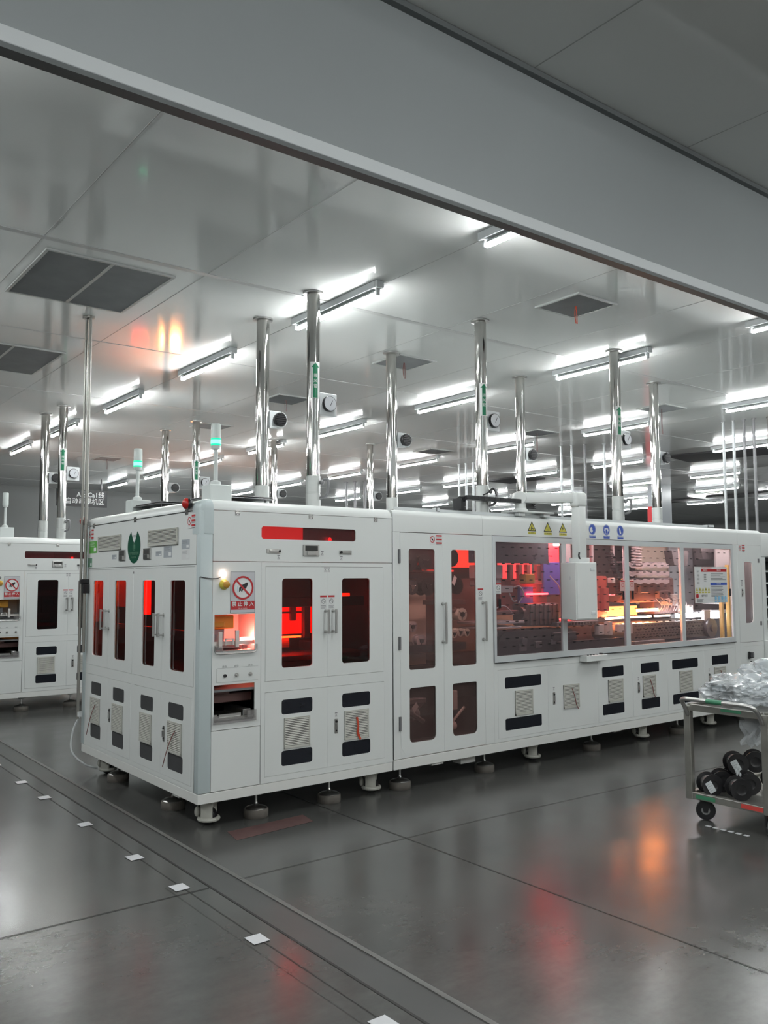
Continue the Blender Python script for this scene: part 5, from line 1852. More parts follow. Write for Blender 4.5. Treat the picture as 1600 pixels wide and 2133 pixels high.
# ------------------------------------------------------------------ steel exhaust pipes with gauges and arrow stickers
def make_pipe(x, y, r, label, front=True, sticker=True, zsleeve=2.40, sx=1, gauge=True, sleeve=True):
    t = thing('exhaust_pipe', label, 'pipe', (x, y, 2.134), 'steel exhaust pipes rising from the machines')
    Z0 = 2.134
    bm = nb()
    top = CZ - 0.006 - Z0
    zs = zsleeve - Z0
    cyl(bm, (0, 0, zs), (0, 0, top), r, 32, caps=False)
    mk('steel_pipe', bm, M['chrome'], t)
    bm = nb()
    lathe(bm, [(r * 0.99, top - 0.012), (r + 0.030, top - 0.008), (r + 0.030, top + 0.004)], (0, 0, 0), n=28)
    mk('ceiling_flange', bm, M['steel'], t)
    bm = nb()
    lathe(bm, [(r + 0.006, 0.0), (r + 0.006, zs * 0.47), (r + 0.003, zs * 0.48), (r + 0.003, zs * 0.52), (r + 0.005, zs * 0.53), (r + 0.005, zs), (r + 0.001, zs + 0.004)], (0, 0, 0), n=28)
    mk('damper_sleeve', bm, M['galv'], t)
    if front:
        bm = nb()
        a = -0.9
        c, s = math.cos(a), math.sin(a)
        tube(bm, smooth_path([(c * r, s * r, zs * 0.35), (c * (r + 0.06), s * (r + 0.06), zs * 0.45), (c * (r + 0.07), s * (r + 0.07), zs * 0.85), (c * (r + 0.03), s * (r + 0.03), zs * 0.9)], 5), 0.012, 8)
        sphere(bm, (c * (r + 0.02), s * (r + 0.02), zs * 0.82), 0.02, 12, 8)
        mk('damper_lever', bm, M['mid_grey'], t)
    if gauge:
        gz = 2.99 - Z0
        bm = nb()
        if front:
            box(bm, r - 0.002, r + 0.165, -0.01, 0.03, gz - 0.095, gz + 0.085, 0.004, 1)
        else:
            box(bm, r - 0.002, r + 0.12, -0.03, 0.04, gz - 0.07, gz + 0.075, 0.006, 1)
        mk('gauge_bracket', bm, M['lamp_body'], t)
        bm = nb()
        if front:
            gx = r + 0.088
            lathe(bm, [(0.062, 0), (0.062, 0.02), (0.058, 0.028), (0.056, 0.024)], (gx, -0.008, gz), (0, -1, 0), n=30)
            mk('gauge_rim', bm, M['black'], t)
            bm = nb()
            cyl(bm, (gx, -0.030, gz), (gx, -0.034, gz), 0.0565, 28)
            cyl(bm, (gx, -0.034, gz - 0.02), (gx + 0.02, -0.036, gz + 0.025), 0.002, 6, mi=1)
            mk('gauge_dial', bm, [M['dial'], M['black_ink']], t)
        else:
            gx = r + 0.09
            for k in range(6):
                z = gz - 0.045 + 0.018 * k
                hw = math.sqrt(max(0.0001, 0.055 ** 2 - (z - gz) ** 2))
                box(bm, gx - hw, gx + hw, -0.075, -0.068, z - 0.005, z + 0.005)
            lathe(bm, [(0.058, 0), (0.062, 0.03), (0.056, 0.036)], (gx, -0.03, gz), (0, -1, 0), n=24)
            mk('fan_grille', bm, M['black'], t)
            bm = nb()
            pts = [(gx + 0.068 * math.cos(a), -0.05, gz + 0.068 * math.sin(a)) for a in [math.radians(-120 + 10 * i) for i in range(20)]]
            tube(bm, [(r, -0.03, gz - 0.075), (gx - 0.03, -0.045, gz - 0.07)] + pts, 0.006, 6)
            mk('wire_hoop', bm, M['lamp_body'], t)
    if sticker:
        g = Gfx(['sticker', 'green_ink', 'white_ink'])
        hs = 0.145
        w_ = 0.042
        nx = 10
        wv = g._w()
        for i in range(nx):
            a = -w_ + 2 * w_ * i / nx
            b_ = -w_ + 2 * w_ * (i + 1) / nx
            g.rect(a, b_, -hs, hs, 'sticker', w=wv)
        wv = g._w()
        for i in range(6):
            a = -0.019 + 0.038 * i / 6
            b_ = -0.019 + 0.038 * (i + 1) / 6
            g.rect(a, b_, -hs + 0.005, hs - 0.04, 'green_ink', w=wv)
        for i in range(8):
            a = -0.034 + 0.068 * i / 8
            b_ = -0.034 + 0.068 * (i + 1) / 8
            za = hs - 0.006 - abs(a) * 1.1
            zb = hs - 0.006 - abs(b_) * 1.1
            g.poly([(a, hs - 0.0435), (b_, hs - 0.0435), (b_, max(zb, hs - 0.043)), (a, max(za, hs - 0.043))], 'green_ink', w=wv)
        for i, ch in enumerate('排风管'):
            g.text(ch, 0, 0.035 - 0.042 * i, 0.034, 'white_ink')
        ang = math.atan2(-0.79, -0.608) + math.radians(24 if sx else 10)
        rr_ = r + 0.0012
        g.build('arrow_sticker', lambda u, v, w: ((rr_ + w) * math.cos(ang + u / rr_), (rr_ + w) * math.sin(ang + u / rr_), 3.155 - Z0 + v), t, 'green arrow sticker')
    return t
make_pipe(1.171, 0.471, 0.052, 'polished steel duct pipe with green arrow nearest the front at left centre')
make_pipe(1.198, 1.321, 0.056, 'thick polished steel pipe just left of the arrow pipe with black fan grille', False, False)
make_pipe(2.751, 0.213, 0.052, 'steel pipe with green arrow and round gauge at picture centre right')
make_pipe(2.79, 1.534, 0.053, 'duller steel pipe without arrow in the picture centre', False, False)
make_pipe(4.545, 0.145, 0.053, 'mirror polished pipe with green arrow above the blue round signs')
make_pipe(4.59, 1.48, 0.053, 'steel pipe with black fan grille standing left of the swing arm elbow', False, False)
make_pipe(6.062, 0.751, 0.053, 'rightmost mirror polished wide pipe with black fan grille', False, False)
make_pipe(0.955, 6.834, 0.055, 'leftmost wide pipe on the second line, without arrow', False, False)
make_pipe(0.985, 6.153, 0.053, 'wide pipe with green arrow on the second line at the left')
make_pipe(2.783, 7.072, 0.055, 'plain dull pipe between the two green signal towers', False, False)
make_pipe(2.841, 5.98 + 0.15, 0.053, 'far pipe with green arrow just left of the nearer signal tower')
make_pipe(6.124, 6.37, 0.053, 'far narrow polished pipe in picture centre right of the arrow pipe', False, False)
make_pipe(4.589, 6.928, 0.053, 'far pipe half hidden right of the thick polished pipe', False, False)

def far_pipe(x, y, z0, r, label, m='conduit', cat='conduit', grp='thin vertical conduits', name='conduit'):
    bm = nb()
    cyl(bm, (0, 0, 0), (0, 0, CZ - 0.002 - z0), r, 14)
    cyl(bm, (0, 0, CZ - 0.016 - z0), (0, 0, CZ - 0.002 - z0), r * 1.5, 14)
    for z in (0.5, 1.1):
        cyl(bm, (0, 0, z), (0, 0, z + 0.03), r * 1.15, 14)
    o = mk(name, bm, M[m], loc=(x, y, z0))
    return tag(o, label, cat, grp)
for i, (x, y) in enumerate([(9.05, 1.66), (9.08, 1.52), (9.12, 1.38), (9.15, 1.25)]):
    far_pipe(x, y, 2.112, 0.020, '%s thin grey conduit of four at the right edge' % ['leftmost', 'second from left', 'third from left', 'fourth from left'][i], 'conduit' if i < 2 else 'mid_grey')
far_pipe(9.2, 1.05, 2.112, 0.022, 'shiny thin steel pipe right of the four thin conduits', 'chrome', 'pipe', 'thin vertical conduits', 'steel_conduit')
for i, (x, y) in enumerate([(9.05, 7.35), (9.1, 7.2), (9.15, 7.05)]):
    far_pipe(x, y, 0.0, 0.022, '%s thin conduit of three left of the centre arrow pipe' % ['leftmost', 'middle', 'rightmost'][i])
for i, (x, y) in enumerate([(8.9, 4.6), (9.0, 4.45), (9.1, 4.25), (9.3, 4.0)]):
    far_pipe(x, y, 0.0, 0.022, '%s thin conduit of four behind the swing arm' % ['leftmost', 'second from left', 'third from left', 'rightmost'][i], 'mid_grey' if i == 2 else 'conduit')
for i, (x, y) in enumerate([(9.1, 11.3), (9.2, 11.1), (9.3, 10.85)]):
    far_pipe(x, y, 0.0, 0.03, '%s far dark conduit of three left of the narrow far pipe' % ['leftmost', 'middle', 'rightmost'][i], 'mid_grey')

# dull pole beside the cabinet's rear left edge
t = thing('support_pole', 'dull steel pole pair fixed at the rear left edge of the front cabinet', 'pole', (-0.035, 2.13, 0.45))
bm = nb()
cyl(bm, (0, 0, 0.55), (0, 0, CZ - 0.452), 0.014, 12)
cyl(bm, (-0.022, 0.035, 0), (-0.022, 0.035, CZ - 0.452), 0.012, 12)
mk('pole_tube', bm, M['pole'], t)
bm = nb()
lathe(bm, [(0.034, CZ - 0.47), (0.034, CZ - 0.452)], (0, 0, 0), n=16)
lathe(bm, [(0.034, CZ - 0.47), (0.034, CZ - 0.452)], (-0.022, 0.035, 0), n=16)
mk('pole_flange', bm, M['pole'], t)
bm = nb()
box(bm, -0.03, 0.03, -0.02, 0.05, 1.12, 1.16, 0.004, 1)
box(bm, -0.02, 0.032, -0.03, 0.01, 1.04, 1.12, 0.006, 1)
mk('pole_clamp', bm, M['black'], t)
bm = nb()
cyl(bm, (-0.01, 0.02, 0.02), (-0.01, 0.02, 0.06), 0.02, 12)
tube(bm, smooth_path([(-0.01, 0.03, 0.02), (-0.05, 0.06, -0.10), (-0.06, 0.05, -0.26), (0.03, 0.0, -0.37), (0.14, 0.0, -0.42)], 6), 0.008, 8)
mk('white_hose', bm, M['lamp_body'], t, 'white hose at the pole foot')

# ------------------------------------------------------------------ red sounders, signal towers, roof vents
for i, (y, lab) in enumerate(((0.158, 'red round sounder at the front top corner of the near cabinet'), (2.218, 'red round sounder beside the dull pole at the rear corner'))):
    t = thing('red_sounder', lab, 'alarm', (-0.03, y, 2.105), 'red round sounders')
    bm = nb()
    sphere(bm, (0, 0, 0), 0.037, 22, 14, (0.8, 1, 1))
    mk('red_dome', bm, M['red'], t)
    bm = nb()
    lathe(bm, [(0.036, 0), (0.038, 0.012), (0.022, 0.03)], (0.004, -0.004, 0.0), (1, -0.2, 0), n=20)
    mk('black_base', bm, M['black'], t)

def tower(x, y, z, label, lit=True):
    t = thing('signal_tower', label, 'signal light', (x, y, z), 'signal towers on white boxes')
    bm = nb()
    box(bm, -0.075, 0.095, -0.07, 0.07, 0, 0.14, 0.006, 1)
    mk('base_box', bm, M['tower'], t)
    bm = nb()
    lathe(bm, [(0.04, 0.14), (0.036, 0.165), (0.016, 0.175), (0.015, 0.18), (0.015, 0.395), (0.03, 0.40), (0.034, 0.425)], (0, 0, 0), n=20)
    mk('tower_stem', bm, M['tower'], t)
    bm = nb()
    lathe(bm, [(0.036, 0.425), (0.036, 0.478)], (0, 0, 0), n=22)
    mk('green_lens', bm, M['green_lamp'] if lit else M['frosted'], t, 'green lit lens' if lit else None)
    if lit:
        bm = nb()
        lathe(bm, [(0.0368, 0.437), (0.0368, 0.466)], (0, 0, 0), n=22)
        mk('lens_core', bm, M['green_core'], t)
    bm = nb()
    lathe(bm, [(0.035, 0.478), (0.035, 0.575), (0.03, 0.583)], (0, 0, 0), n=22)
    mk('clear_lens', bm, M['frosted'], t)
    return t
tower(0.31, 0.42, 2.133, 'green lit signal tower on a white box on the front cabinet, nearer one')
tower(0.31, 1.88, 2.133, 'green lit signal tower on a white box on the front cabinet, rear left one')
tower(0.37, 6.42, 2.133, 'unlit white signal tower on the second cabinet at the left edge', False)
for i, (x, y, lab) in enumerate(((0.62, 0.80, 'raised black roof ventilator plate behind the red sounder'), (0.50, 1.55, 'raised black roof ventilator plate left of the other, near the pole'))):
    t = thing('roof_ventilator', lab, 'ventilator', (x, y, 2.133), 'black roof ventilators')
    bm = nb()
    box(bm, -0.20, 0.20, -0.22, 0.22, 0, 0.05)
    mk('fan_base', bm, M['black'], t, smooth=False)
    bm = nb()
    for s, z in ((0.25, 0.07), (0.23, 0.085)):
        box(bm, -s, s, -s - 0.03, s + 0.03, z, z + 0.006, 0.002, 1)
    for a in (-0.2, 0.2):
        for b_ in (-0.2, 0.2):
            cyl(bm, (a, b_, 0.05), (a, b_, 0.085), 0.006, 8)
    mk('rain_cap', bm, M['mid_grey'], t)

# ------------------------------------------------------------------ swing arm with hanging control cabinet, and cable chain
t = thing('control_arm', 'white swing arm carrying a slim hanging control cabinet in front of the windows', 'control cabinet', (3.10, 0.1, 2.142))
def A_(x, y, z):
    return (x - 3.10, y - 0.1, z - 2.142)
YA = -0.20
bm = nb()
x0, y0, z0 = A_(2.98, 0.0, 2.143)
box(bm, 0.16 - 0.3, 0.16 + 0.18, -0.10, 0.10, 0.030, 0.045, 0.003, 1)
box(bm, -0.10, -0.02, -0.08, 0.08, 0.0, 0.03, 0.003, 1)
box(bm, 0.22, 0.30, -0.08, 0.08, 0.0, 0.03, 0.003, 1)
mk('slide_carriage', bm, M['paint'], t)
bm = nb()
lathe(bm, [(0.075, 0.045), (0.07, 0.06), (0.05, 0.075), (0.05, 0.12)], (-0.0, 0, 0), n=24)
mk('swivel_base', bm, M['paint'], t)
# horizontal arm from the swivel towards the front right, then the drop column
P0 = Vector((0.0, 0.0, 0.165))
P1 = Vector(A_(3.53, YA, 2.307))
d = (P1 - P0)
ang = math.atan2(d.y, d.x)
L = math.hypot(d.x, d.y)
def arm_section(bm, p, hw, hh, slope, l0, l1, bev=0.012):
    n0 = len(bm.verts)
    box(bm, l0, l1, -hw, hw, -hh, hh, bev, 2)
    bm.verts.ensure_lookup_table()
    for v in bm.verts[n0:]:
        x, y, z = v.co
        v.co = (p.x + x * math.cos(ang) - y * math.sin(ang), p.y + x * math.sin(ang) + y * math.cos(ang), p.z + z + x * slope)
bm = nb()
arm_section(bm, P0, 0.045, 0.045, 0.0, -0.06, L + 0.02)
mk('arm_beam', bm, M['paint'], t)
bm = nb()
n0 = 0
lathe(bm, [(0.052, -0.047), (0.056, -0.043), (0.056, 0.043), (0.052, 0.047)], (P0.x - 0.01, P0.y, P0.z), (math.sin(ang), -math.cos(ang), 0), n=28)
cyl(bm, (P0.x, P0.y, 0.07), (P0.x, P0.y, P0.z), 0.05, 20)
mk('elbow', bm, M['paint'], t)
bm = nb()
box(bm, P1.x - 0.075, P1.x + 0.06, P1.y - 0.055, P1.y + 0.055, P1.z - 0.085, P1.z + 0.05, 0.03, 4)
mk('elbow', bm, M['paint'], t)
bm = nb()
zb = 1.775 - 2.142
box(bm, P1.x - 0.052, P1.x + 0.042, P1.y - 0.045, P1.y + 0.045, zb, P1.z - 0.06, 0.008, 2)
mk('drop_column', bm, M['paint'], t)
bm = nb()
cx, cy = P1.x - 0.006, P1.y
box(bm, cx - 0.07, cx + 0.07, cy - 0.06, cy + 0.06, 1.735 - 2.142, 1.778 - 2.142, 0.008, 2)
mk('collar', bm, M['paint'], t)
# cabinet box: slightly turned
CB = bpy.data.objects.new('control_cabinet', None)
bm = nb()
box(bm, -0.115, 0.115, -0.09, 0.12, -0.50, 0.0, 0.005, 1)
me = bpy.data.meshes.new('control_cabinet')
bmesh.ops.recalc_face_normals(bm, faces=bm.faces)
bm.to_mesh(me)
bm.free()
bpy.data.objects.remove(CB)
CB = link('control_cabinet', me, M['paint'], t, None, (cx, cy, 1.737 - 2.142))
CB.rotation_euler = (0, 0, math.radians(-12))
bm = nb()
box(bm, -0.106, 0.106, -0.096, -0.091, -0.49, -0.01, 0.002, 1)
mk('cabinet_door', bm, M['paint'], CB)
bm = nb()
box(bm, 0.04, 0.085, -0.101, -0.096, -0.075, -0.05, 0.002, 1)
box(bm, 0.04, 0.085, -0.101, -0.096, -0.455, -0.43, 0.002, 1)
box(bm, -0.118, -0.115, -0.02, 0.0, -0.15, -0.12, 0.001, 1)
mk('cabinet_latch', bm, M['alu'], CB)
bm = nb()
tube(bm, smooth_path([(cx - 0.05, cy - 0.05, 1.76 - 2.142), (cx - 0.08, cy - 0.06, 1.79 - 2.142), (cx - 0.055, cy - 0.045, 1.82 - 2.142)], 5), 0.008, 8)
mk('cable_gland', bm, M['black'], t)

t = thing('cable_chain', 'black looped cable drag chain lying on the long machine roof', 'cable chain', (2.35, 0.100, 2.163))
def chainpath():
    pts = []
    X0, X1, zt, r = 0.08, 0.84, 0.112, 0.04
    pts.append((X1 + 0.02, 0.02))
    out = []
    for a in range(7):
        q = math.radians(-10 + 100 * a / 6)
        out.append((X1 + 0.0 + 0.055 * math.cos(q), zt - 0.055 + 0.055 * math.sin(q)))
    for k in range(1, 12):
        out.append((X1 - (X1 - X0) * k / 12, zt))
    for a in range(7):
        q = math.radians(90 + 90 * a / 6)
        out.append((X0 + 0.04 * math.cos(q), zt - 0.04 + 0.04 * math.sin(q)))
    out.append((X0 - 0.04, 0.03))
    out.append((X0 - 0.04, 0.004))
    return out
bm = nb()
pp = chainpath()
for (xa, za), (xb, zb_) in zip(pp, pp[1:]):
    dx, dz = xb - xa, zb_ - za
    l_ = math.hypot(dx, dz)
    if l_ < 1e-5:
        continue
    n0 = len(bm.verts)
    box(bm, 0.001, l_ - 0.001, -0.045, 0.045, -0.018, 0.018, 0.003, 1)
    bm.verts.ensure_lookup_table()
    for v in bm.verts[n0:]:
        x, y, z = v.co
        v.co = (xa + (x * dx - z * dz) / l_, y, za + (x * dz + z * dx) / l_)
mk('chain_links', bm, M['black'], t, smooth=False)
bm = nb()
for k in range(5):
    box(bm, 0.0 + 0.006 * k, 0.004 + 0.006 * k, -0.05, 0.05, 0.0, 0.10 - 0.012 * k)
box(bm, -0.02, 0.12, -0.05, 0.05, 0.0, 0.006)
mk('end_bracket', bm, M['black'], t, smooth=False)
bm = nb()
tube(bm, smooth_path([(0.30, 0, 0.145), (0.36, 0, 0.17), (0.42, 0, 0.21), (0.46, 0, 0.15)], 5), 0.006, 6)
mk('loose_cable', bm, M['black'], t)

# ------------------------------------------------------------------ hanging sign
t = thing('hanging_sign', 'black hanging direction sign with white lettering at the far left', 'sign', (3.82, 14.0, 3.226))
g = Gfx(['sign_black', 'white_ink'])
g.slab(-0.56, 0.56, 0.0, 0.375, 'sign_black', 0.02)
g.text('A区Ca1线', 0.50, 0.265, 0.145, 'white_ink', 'RIGHT', bold=0.002)
g.text('自动串焊机区', 0.50, 0.115, 0.145, 'white_ink', 'RIGHT', bold=0.002)
g.build('sign_board', lambda u, v, w: (u, -w, v), t)
for x in (-0.40, 0.43):
    bm = nb()
    cyl(bm, (x, -0.01, 0.37), (x, -0.01, CZ - 3.228), 0.012, 8)
    mk('hanger_rod', bm, M['sign_black'], t)

# ------------------------------------------------------------------ floor labels, dashes, patch
LY = [2.943, 2.131, 1.519, 0.630, -0.228, -0.843, -1.664, -2.59]
LN = ['farthest', 'second farthest', 'third farthest', 'fourth from the back', 'fifth from the back', 'third nearest', 'second nearest', 'nearest']
lab0 = None
for i, y in enumerate(LY):
    if lab0 is None:
        bm = nb()
        box(bm, -0.040, 0.040, -0.046, 0.046, 0.0028, 0.0036)
        lab0 = mk('floor_label', bm, M['floor_tape'], smooth=False)
        o = lab0
    else:
        o = lab0.copy()
        COL.objects.link(o)
    o.location = (-0.50, y, 0)
    o.rotation_euler = (0, 0, random.uniform(-0.05, 0.05))
    tag(o, 'small white square floor label, %s of the row left of the trench' % LN[i], 'floor label', 'white guidance labels on the floor')
d0 = None
for i in range(6):
    if d0 is None:
        bm = nb()
        box(bm, -0.014, 0.014, -0.017, 0.017, 0.001, 0.0018)
        d0 = mk('floor_dash', bm, M['floor_tape'], smooth=False)
        o = d0
    else:
        o = d0.copy()
        COL.objects.link(o)
    o.location = (2.652, -1.925 - 0.052 * i, 0)
    tag(o, '%s white tape dash on the floor in front of the cart' % (['leftmost', 'second', 'third', 'fourth', 'fifth', 'rightmost'][i]), 'floor dash', 'row of white tape dashes by the cart')
bm = nb()
vs = [bm.verts.new((x, y, 0.0012)) for x, y in ((0.12, -0.30), (0.72, -0.24), (0.75, -0.06), (0.16, -0.10))]
bm.faces.new(vs)
tag(mk('floor_patch', bm, M['patch'], smooth=False), 'reddish scuffed rectangular mark on floor before the near casters', 'floor mark')

# ------------------------------------------------------------------ cart
cart = thing('steel_cart', 'worn steel two shelf cart cut by the right edge, holding black spools', 'cart', (2.72, -2.03, 0))
YL, YR = 0.27, -0.27
LEN = 1.25
bm = None
for (x, y) in ((0.0, YL), (0.0, YR), (LEN, YL), (LEN, YR)):
    bm = nb()
    box(bm, x - 0.02, x + 0.02, y - 0.024, y + 0.024, 0.135, 0.745 if x > 0.5 else 0.745, 0.003, 1)
    mk('leg', bm, M['cartsteel'], cart)
for z in (0.14, 0.715):
    bm = nb()
    for q in ((-0.018, 0.018, YR + 0.024, YL - 0.024), (LEN - 0.018, LEN + 0.018, YR + 0.024, YL - 0.024)):
        box(bm, q[0], q[1], q[2], q[3], z, z + 0.042, 0.002, 1)
    for y in (YL, YR):
        box(bm, 0.02, LEN - 0.02, y - 0.018, y + 0.018, z, z + 0.042, 0.002, 1)
    box(bm, 0.01, LEN - 0.01, YR + 0.015, YL - 0.015, z + 0.018, z + 0.024)
    mk('shelf', bm, M['cartsteel'], cart)
bm = nb()
pts = [(-0.02, YL - 0.01, 0.690), (-0.06, YL - 0.01, 0.75), (-0.10, YL - 0.02, 0.79), (-0.125, YL - 0.06, 0.805), (-0.13, YL - 0.12, 0.807),
       (-0.13, 0.0, 0.807), (-0.13, YR + 0.12, 0.807), (-0.125, YR + 0.06, 0.805), (-0.10, YR + 0.02, 0.79), (-0.06, YR + 0.01, 0.75), (-0.02, YR + 0.01, 0.690)]
tube(bm, smooth_path(pts, 5), 0.014, 14)
hd = mk('push_handle', bm, M['steel'], cart)
bm = nb()
cyl(bm, (-0.13, 0.05, 0.807), (-0.13, -0.06, 0.807), 0.0155, 14)
mk('green_tape', bm, M['gtape'], hd, 'green tape wrap')
for q in ((-0.0205, -0.018, -0.12, 0.02, 0.735, 0.752), (-0.0205, -0.0182, 0.08, 0.22, 0.148, 0.172)):
    bm = nb()
    box(bm, *q)
    mk('green_tape', bm, M['gtape'], cart, 'green tape strip', smooth=False)
bm = nb()
box(bm, -0.0210, -0.0182, -0.245, -0.10, 0.150, 0.176)
mk('red_tape', bm, M['rtape'], cart, 'red tape strip', smooth=False)
for (x, y, rz) in ((0.06, YL - 0.07, -1.05), (0.06, YR + 0.03, 0.75), (LEN - 0.06, YL - 0.03, 0.2), (LEN - 0.06, YR + 0.03, 0.2)):
    c = bpy.data.objects.new('caster', None)
    COL.objects.link(c)
    c.parent = cart
    c.location = (x, y, 0)
    c.rotation_euler = (0, 0, rz)
    bm = nb()
    box(bm, -0.045, 0.045, -0.035, 0.035, 0.130, 0.1385, 0.002, 1)
    for s in (-1, 1):
        vs = [(-0.035, 0.13), (0.035, 0.13), (0.012, 0.05), (-0.012, 0.05)]
        A = [bm.verts.new((p, s * 0.022 - 0.002, q)) for p, q in vs]
        B = [bm.verts.new((p, s * 0.022 + 0.002, q)) for p, q in vs]
        for i in range(4):
            j = (i + 1) % 4
            bm.faces.new((A[i], A[j], B[j], B[i]))
        bm.faces.new(A)
        bm.faces.new(B[::-1])
    mk('fork', bm, M['black'], c, smooth=False)
    bm = nb()
    lathe(bm, [(0.042, -0.016), (0.060, -0.016), (0.0625, -0.01), (0.0625, 0.01), (0.060, 0.016), (0.042, 0.016)], (0, 0, 0.0628), (0, 1, 0), n=30)
    mk('tyre', bm, M['black'], c)
    bm = nb()
    lathe(bm, [(0.010, -0.020), (0.040, -0.013), (0.042, 0.0), (0.040, 0.013), (0.010, 0.020)], (0, 0, 0.0628), (0, 1, 0), n=24)
    mk('wheel_hub', bm, mat('grey_hub', (0.3, 0.3, 0.3), 0.5) if 'grey_hub' not in bpy.data.materials else bpy.data.materials['grey_hub'], c)

def spool(x, y, z, rz, label, lab=False, tilt=0.0):
    t = thing('black_spool', label, 'spool', (x, y, z), 'black wire spools on the cart', rz)
    t.rotation_euler = (tilt, 0, rz)
    bm = nb()
    r, w_, c = 0.070, 0.105, 0.046
    lathe(bm, [(0.012, -w_ / 2 + 0.004), (0.030, -w_ / 2 + 0.003), (0.034, -w_ / 2), (r, -w_ / 2), (r, -w_ / 2 + 0.005), (c, -w_ / 2 + 0.007), (c, w_ / 2 - 0.007), (r, w_ / 2 - 0.005), (r, w_ / 2), (0.03, w_ / 2)], (0, 0, 0), (0, 1, 0), n=34)
    mk('spool_body', bm, M['black'], t)
    bm = nb()
    lathe(bm, [(c + 0.004, -w_ / 2 + 0.012), (c + 0.006, 0), (c + 0.004, w_ / 2 - 0.012)], (0, 0, 0), (0, 1, 0), n=28)
    mk('wound_wire', bm, M['steel'], t)
    if lab:
        g = Gfx(['tag_label', 'grey_ink'])
        g.rect(-0.022, 0.022, -0.038, 0.038, 'tag_label')
        g.lines(-0.016, 0.016, -0.03, 0.03, 4, 'grey_ink', 0.0015)
        a = 0.5
        ca, sa = math.cos(a), math.sin(a)
        g.build('spool_label', lambda u, v, w: (-0.015 + u * ca - v * sa, -w_ / 2 - w, -0.01 + u * sa + v * ca), t, 'white label')
    return t
ZS = 0.182 + 0.0005
rzc = -0.62          # spool axes point roughly at the aisle
spool(2.795, -1.855, ZS + 0.053, rzc, 'black spool with white label at the front left of the cart shelf', True)
spool(2.955, -1.845, ZS + 0.053, rzc - 0.25, 'black spool lying second from the left, behind the labelled one')
spool(2.83, -2.04, ZS + 0.053, rzc - 0.05, 'black spool showing its spoked end at the front of the cart shelf')
spool(3.02, -2.00, ZS + 0.053, rzc - 0.2, 'black spool behind the front spoked one on the cart shelf')
spool(3.12, -1.84, ZS + 0.053, rzc - 0.25, 'black spool at the back left of the pile on the cart')
spool(3.00, -1.925, ZS + 0.175, rzc - 0.1, 'black spool with white label lying on top of the pile', True)
spool(3.16, -1.97, ZS + 0.175, rzc - 0.3, 'black spool on top of the pile, rightmost, half cut by the leg')
spool(3.22, -2.06, ZS + 0.053, rzc - 0.3, 'black spool at the far right under the top one on the cart')
bm = nb()
for k, (a, b_, c) in enumerate(((0, 0, 0), (0.012, 0.004, -0.028), (0.024, 0.0, -0.05), (-0.02, 0, -0.02), (-0.012, 0.0, -0.038))):
    sphere(bm, (a, b_, c), 0.012, 8, 6, (0.8, 0.5, 1.3))
tag(mk('crumpled_label', bm, M['tag_label'], loc=(2.925, -1.985, 0.345)), 'crumpled white paper tag between the black spools', 'tag')

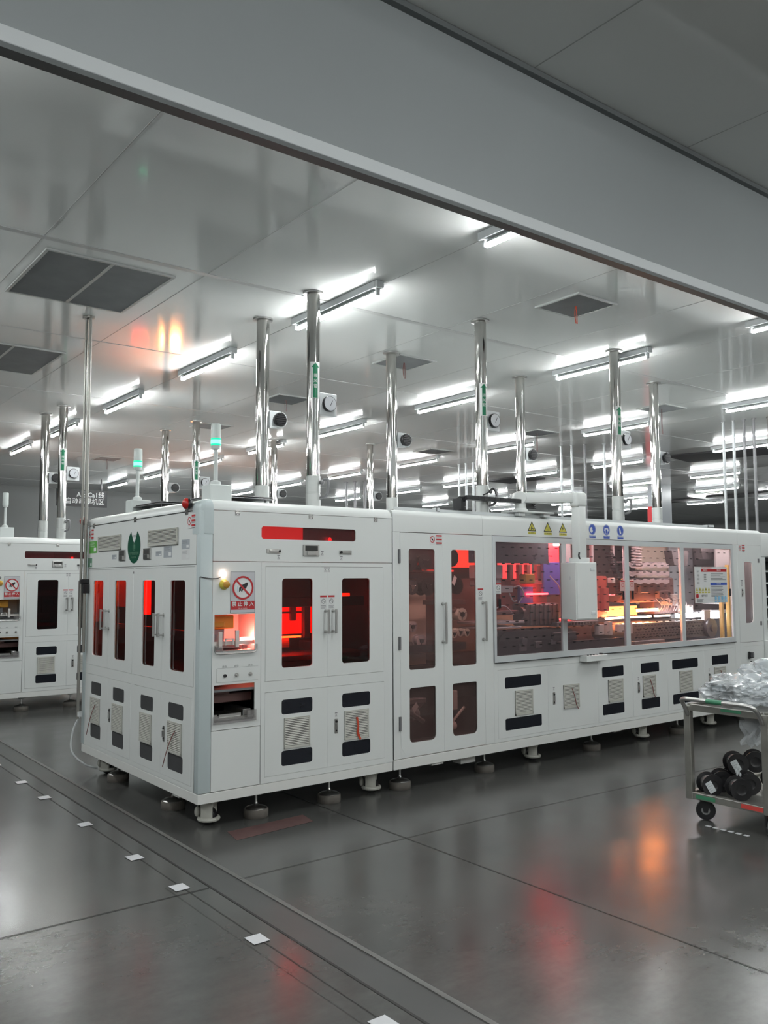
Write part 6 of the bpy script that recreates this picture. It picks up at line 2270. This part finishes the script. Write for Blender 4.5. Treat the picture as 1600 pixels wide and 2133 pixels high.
# plastic wrapped spools on the top shelf
def bag(name, c, sz, seed, label, m='film', res=5, sharp=0.35):
    rnd = random.Random(seed)
    bm = nb()
    bmesh.ops.create_icosphere(bm, subdivisions=res, radius=1.0)
    from mathutils import noise as mn
    off = Vector((rnd.random() * 10, rnd.random() * 10, rnd.random() * 10))
    for v in bm.verts:
        p = v.co.copy()
        n1 = mn.noise(p * 1.7 + off)
        n2 = abs(mn.noise(p * 4.0 + off * 2))
        n3 = abs(mn.noise(p * 9.0 + off * 3))
        s = 1 + 0.28 * n1 + sharp * (0.25 - n2) * 0.8 + 0.10 * (0.2 - n3)
        q = Vector((p.x * sz[0] * s, p.y * sz[1] * s, p.z * sz[2] * s))
        if q.z < -sz[2] * 0.62:
            q.z = -sz[2] * 0.62 + 0.1 * (q.z + sz[2] * 0.62)
        v.co = q
    o = mk(name, bm, M[m], smooth=False, loc=c)
    for p in o.data.polygons:
        p.use_smooth = True
    o.data.set_sharp_from_angle(angle=math.radians(28))
    return tag(o, label, 'plastic bag', 'clear plastic bags on the cart')
bag('plastic_bag', (3.00, -1.98, 0.835), (0.19, 0.24, 0.115), 3, 'large crumpled clear plastic bag on the cart top, front')
bag('plastic_bag', (3.46, -1.98, 0.875), (0.23, 0.26, 0.15), 11, 'higher clear plastic bag at the back of the cart top')
bm = nb()
lathe(bm, [(0.02, -0.05), (0.068, -0.05), (0.068, -0.045), (0.05, -0.042), (0.05, 0.042), (0.068, 0.045), (0.068, 0.05), (0.02, 0.05)], (0, 0, 0), (0.85, -0.5, 0.1), n=28)
tag(mk('bagged_spool', bm, M['black'], loc=(2.98, -1.855, 0.83)), 'black spool wrapped in plastic at the left end of cart top', 'spool', 'black wire spools on the cart')
g = Gfx(['tag_label', 'grey_ink'])
g.rect(-0.035, 0.035, -0.03, 0.03, 'tag_label')
g.lines(-0.028, 0.028, -0.022, 0.022, 3, 'grey_ink', 0.002)
tag(g.build('bag_label', lambda u, v, w: (2.90 + u * 0.72 - v * 0.2, -1.872 - u * 0.6 - w, 0.845 + v + u * 0.25)), 'white label on the wrapped spool, left of cart top', 'label')
bm = nb()
rnd = random.Random(5)
nx, nz = 14, 10
grid = []
for i in range(nx + 1):
    row = []
    for k in range(nz + 1):
        a = i / nx
        b_ = k / nz
        x = 2.78 + 0.10 * a + 0.02 * math.sin(b_ * 9 + i)
        y = -2.10 - 0.20 * a * (1 - 0.35 * b_) + 0.02 * math.sin(b_ * 7 + a * 5)
        z = 0.714 - 0.20 * b_ * (1 - 0.45 * abs(a - 0.35)) + 0.012 * math.sin(i * 2.1)
        row.append(bm.verts.new((x - 2.83, y + 2.2, z - 0.6)))
    grid.append(row)
for i in range(nx):
    for k in range(nz):
        bm.faces.new((grid[i][k], grid[i + 1][k], grid[i + 1][k + 1], grid[i][k + 1]))
tag(mk('plastic_bag', bm, M['film'], loc=(2.83, -2.2, 0.6)), 'torn plastic film hanging under the cart top shelf', 'plastic bag', 'clear plastic bags on the cart')
